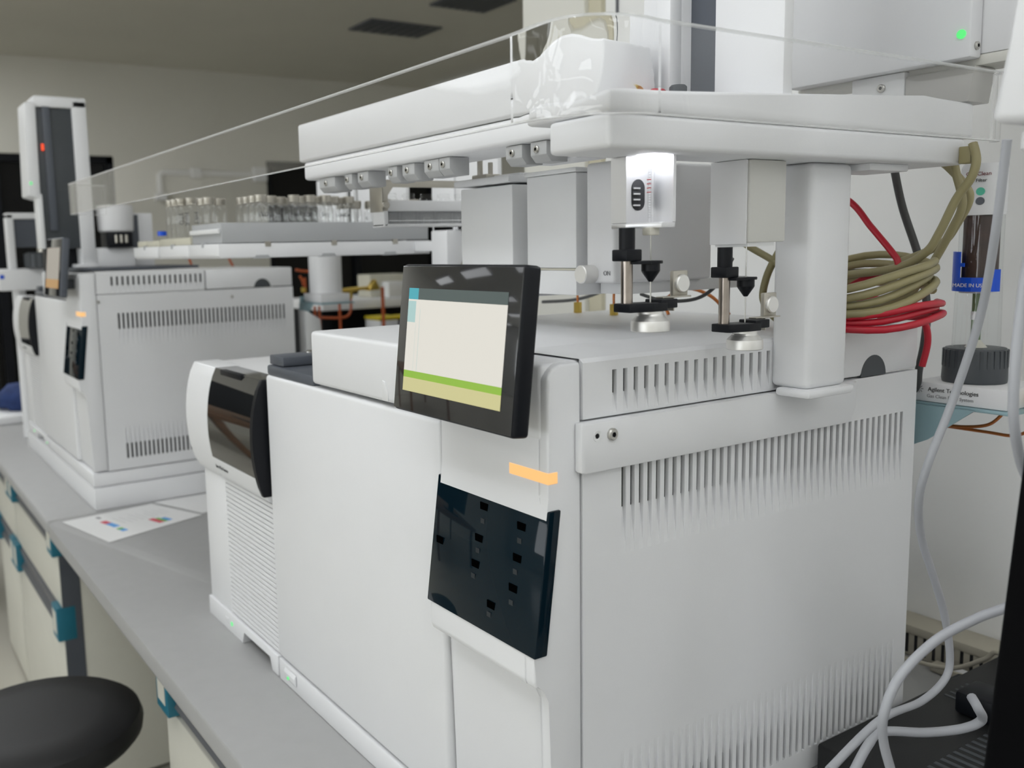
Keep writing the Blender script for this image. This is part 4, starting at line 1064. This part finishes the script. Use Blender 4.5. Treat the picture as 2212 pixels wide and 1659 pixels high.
st_(MB().box(-.765, -.760, .7965, .7995, .95, ZC).build('trim_3', M['rail']))
st_(MB().box(-1.02, -.832, .78, .98, ZF, ZC).build('trim_1', M['beam']))
# conduit on the far wall
c = MB(); c.tube([(X0 + .02, 1.62, 1.03), (X0 + .02, 1.62, 1.17), (X0 + .02, 1.64, 1.185), (X0 + .02, 2.46, 1.185)], .022, 8, 1); c.box(X0 + .001, X0 + .05, 1.58, 1.66, .98, 1.03); c.box(X0 + .001, X0 + .06, 1.86, 1.93, 1.15, 1.22); c.box(X0 + .001, X0 + .06, 2.36, 2.46, 1.13, 1.24)
tag(c.build('wall_conduit', M['grey']), 'pale pipe conduit with square boxes on the far wall', 'conduit')
# opposite bench across the aisle, reflected in the glass door
ob = thing('opposite_bench', 'wood-edged bench across the aisle seen only as a reflection in the black glass door', 'bench')
MB().box(-5.6, -3.5, -2.4, -.95, -.06, .0, .003).build('bench_top', M['wood'], ob)
for qx, qy in ((-5.5, -2.3), (-5.5, -1.05), (-3.6, -2.3), (-3.6, -1.05)): MB().box(qx - .03, qx + .03, qy - .03, qy + .03, -.7495, -.0605).build('leg', M['wood'], ob)
om = thing('wide_monitor', 'wide black monitor on the opposite bench seen only as a reflection in the glass door', 'monitor')
MB().box(-4.05, -4.0, -2.2, -1.05, .10, .68, .01).build('panel', M['black'], om)
MB().box(-4.08, -4.04, -1.75, -1.55, .01, .10).build('neck', M['black'], om)
MB().box(-4.2, -3.9, -1.9, -1.4, .0005, .012, .003).build('foot', M['black'], om)
# ceiling vents
def ventq(x0, x1, y0, y1, label):
    v = thing('ceiling_vent', label, 'vent')
    f = MB(); f.box(x0, x1, y0, y1, ZC - .012, ZC - .0005, .002); f.build('vent_frame', M['rail'], v)
    s = MB()
    for k in range(8):
        yy = y0 + .03 + (y1 - y0 - .06) * k / 7; s.box(x0 + .03, x1 - .03, yy - .012, yy + .012, ZC - .016, ZC - .012)
    s.build('vent_slats', M['dgrey'], v)
ventq(-4.80, -4.50, 2.36, 2.87, 'dark ceiling vent above the shield, the farther of the two')
ventq(-4.07, -3.75, 2.50, 2.88, 'dark ceiling vent at the top edge, the nearer of the two')
# ceiling lights, with extra unseen panels added as fill
M['panel'] = emitter('light_diffuser', (.955, .98, 1.0), 1.0)
PANELS = {}
def diffuser(k):
    if k not in PANELS:
        PANELS[k] = M['panel'] if k == 1 else emitter('light_diffuser', (.955, .98, 1.0), 8.6 * k)
    return PANELS[k]
def light(x, y, sx, sy, label, k=1):
    l = thing('ceiling_light', label, 'ceiling light', group='ceiling light panels')
    MB().box(x - sx / 2 - .02, x + sx / 2 + .02, y - sy / 2 - .02, y + sy / 2 + .02, ZC - .04, ZC - .0005, .002).build('light_frame', M['white2'], l)
    MB().box(x - sx / 2, x + sx / 2, y - sy / 2, y + sy / 2, ZC - .045, ZC - .0405).build('diffuser', diffuser(k), l)
for y in (-7.0, -5.6, -4.1, -2.6, -1.1):  # two farthest rows added for light at a low angle
    for x in (-5.4, -3.4, -1.4, .6):
        light(x, y, 1.15, .32, 'long white ceiling light panel in front of the bench, two farthest rows added', {-7.0: .8, -5.6: .8, -4.1: .6, -2.6: .6, -1.1: 1.1}[y])
for x, y in ((2.2, -2.6), (2.2, -1.1), (2.2, .3), (-2.4, 1.9), (-2.4, 3.3), (-.8, 2.6), (.9, 2.6), (-5.4, -.35), (-4.0, -.35), (.75, -.35), (-.6, -.35), (2.2, -5.6), (-.4, -1.25), (-.4, -.75)):  # extra panels added to brighten side faces, tops and far wall
    light(x, y, 1.15, .32, 'extra unseen ceiling light panel added to brighten things around the bench', 2.0 if x > 2 else 3.8 if x < -3 else {-.6: .5, -.4: 1.6, .75: 1.5}.get(x, 1))
# ------------------------------------------------------------------ camera and settings
EXPO = -1.40
M["panel"].node_tree.nodes["Principled BSDF"].inputs["Emission Strength"].default_value = 8.6
CAM = [[0.5359216, -0.0974565, 0.838624, 0.5592708], [0.8439293, 0.0899594, -0.5288578, -0.4588902], [-0.0239015, 0.9911657, 0.1304576, 0.58], [0.0, 0.0, 0.0, 1.0]]
cam_d = bpy.data.cameras.new('camera'); cam = bpy.data.objects.new('camera', cam_d); col.objects.link(cam)
cam.matrix_world = Matrix(CAM); cam['kind'] = 'helper'
cam_d.sensor_fit = 'HORIZONTAL'; cam_d.sensor_width = 36.0
cam_d.lens = 36.0 * 2007.592 / 2212
cam_d.shift_x = 0.07809; cam_d.shift_y = -0.01368
cam_d.clip_start = .02
cam_d.dof.use_dof = True; cam_d.dof.focus_distance = .86; cam_d.dof.aperture_fstop = 7.0
scene.camera = cam
w = bpy.data.worlds.new('world'); scene.world = w; w.use_nodes = True
w.node_tree.nodes['Background'].inputs[0].default_value = (.8, .82, .85, 1); w.node_tree.nodes['Background'].inputs[1].default_value = .15
for n_ in [o for o in scene.objects if o.parent is None and o.type in ('MESH', 'EMPTY')]: settle(n_)
for o in scene.objects:
    if o.parent is None: o.location.z += .75
vs = scene.view_settings
vs.view_transform = 'Standard'; vs.look = 'None'; vs.gamma = 1.0; vs.use_curve_mapping = False
vs.exposure = EXPO
scene.cycles.use_denoising = True
scene.cycles.max_bounces = 14; scene.cycles.transparent_max_bounces = 24; scene.cycles.transmission_bounces = 12
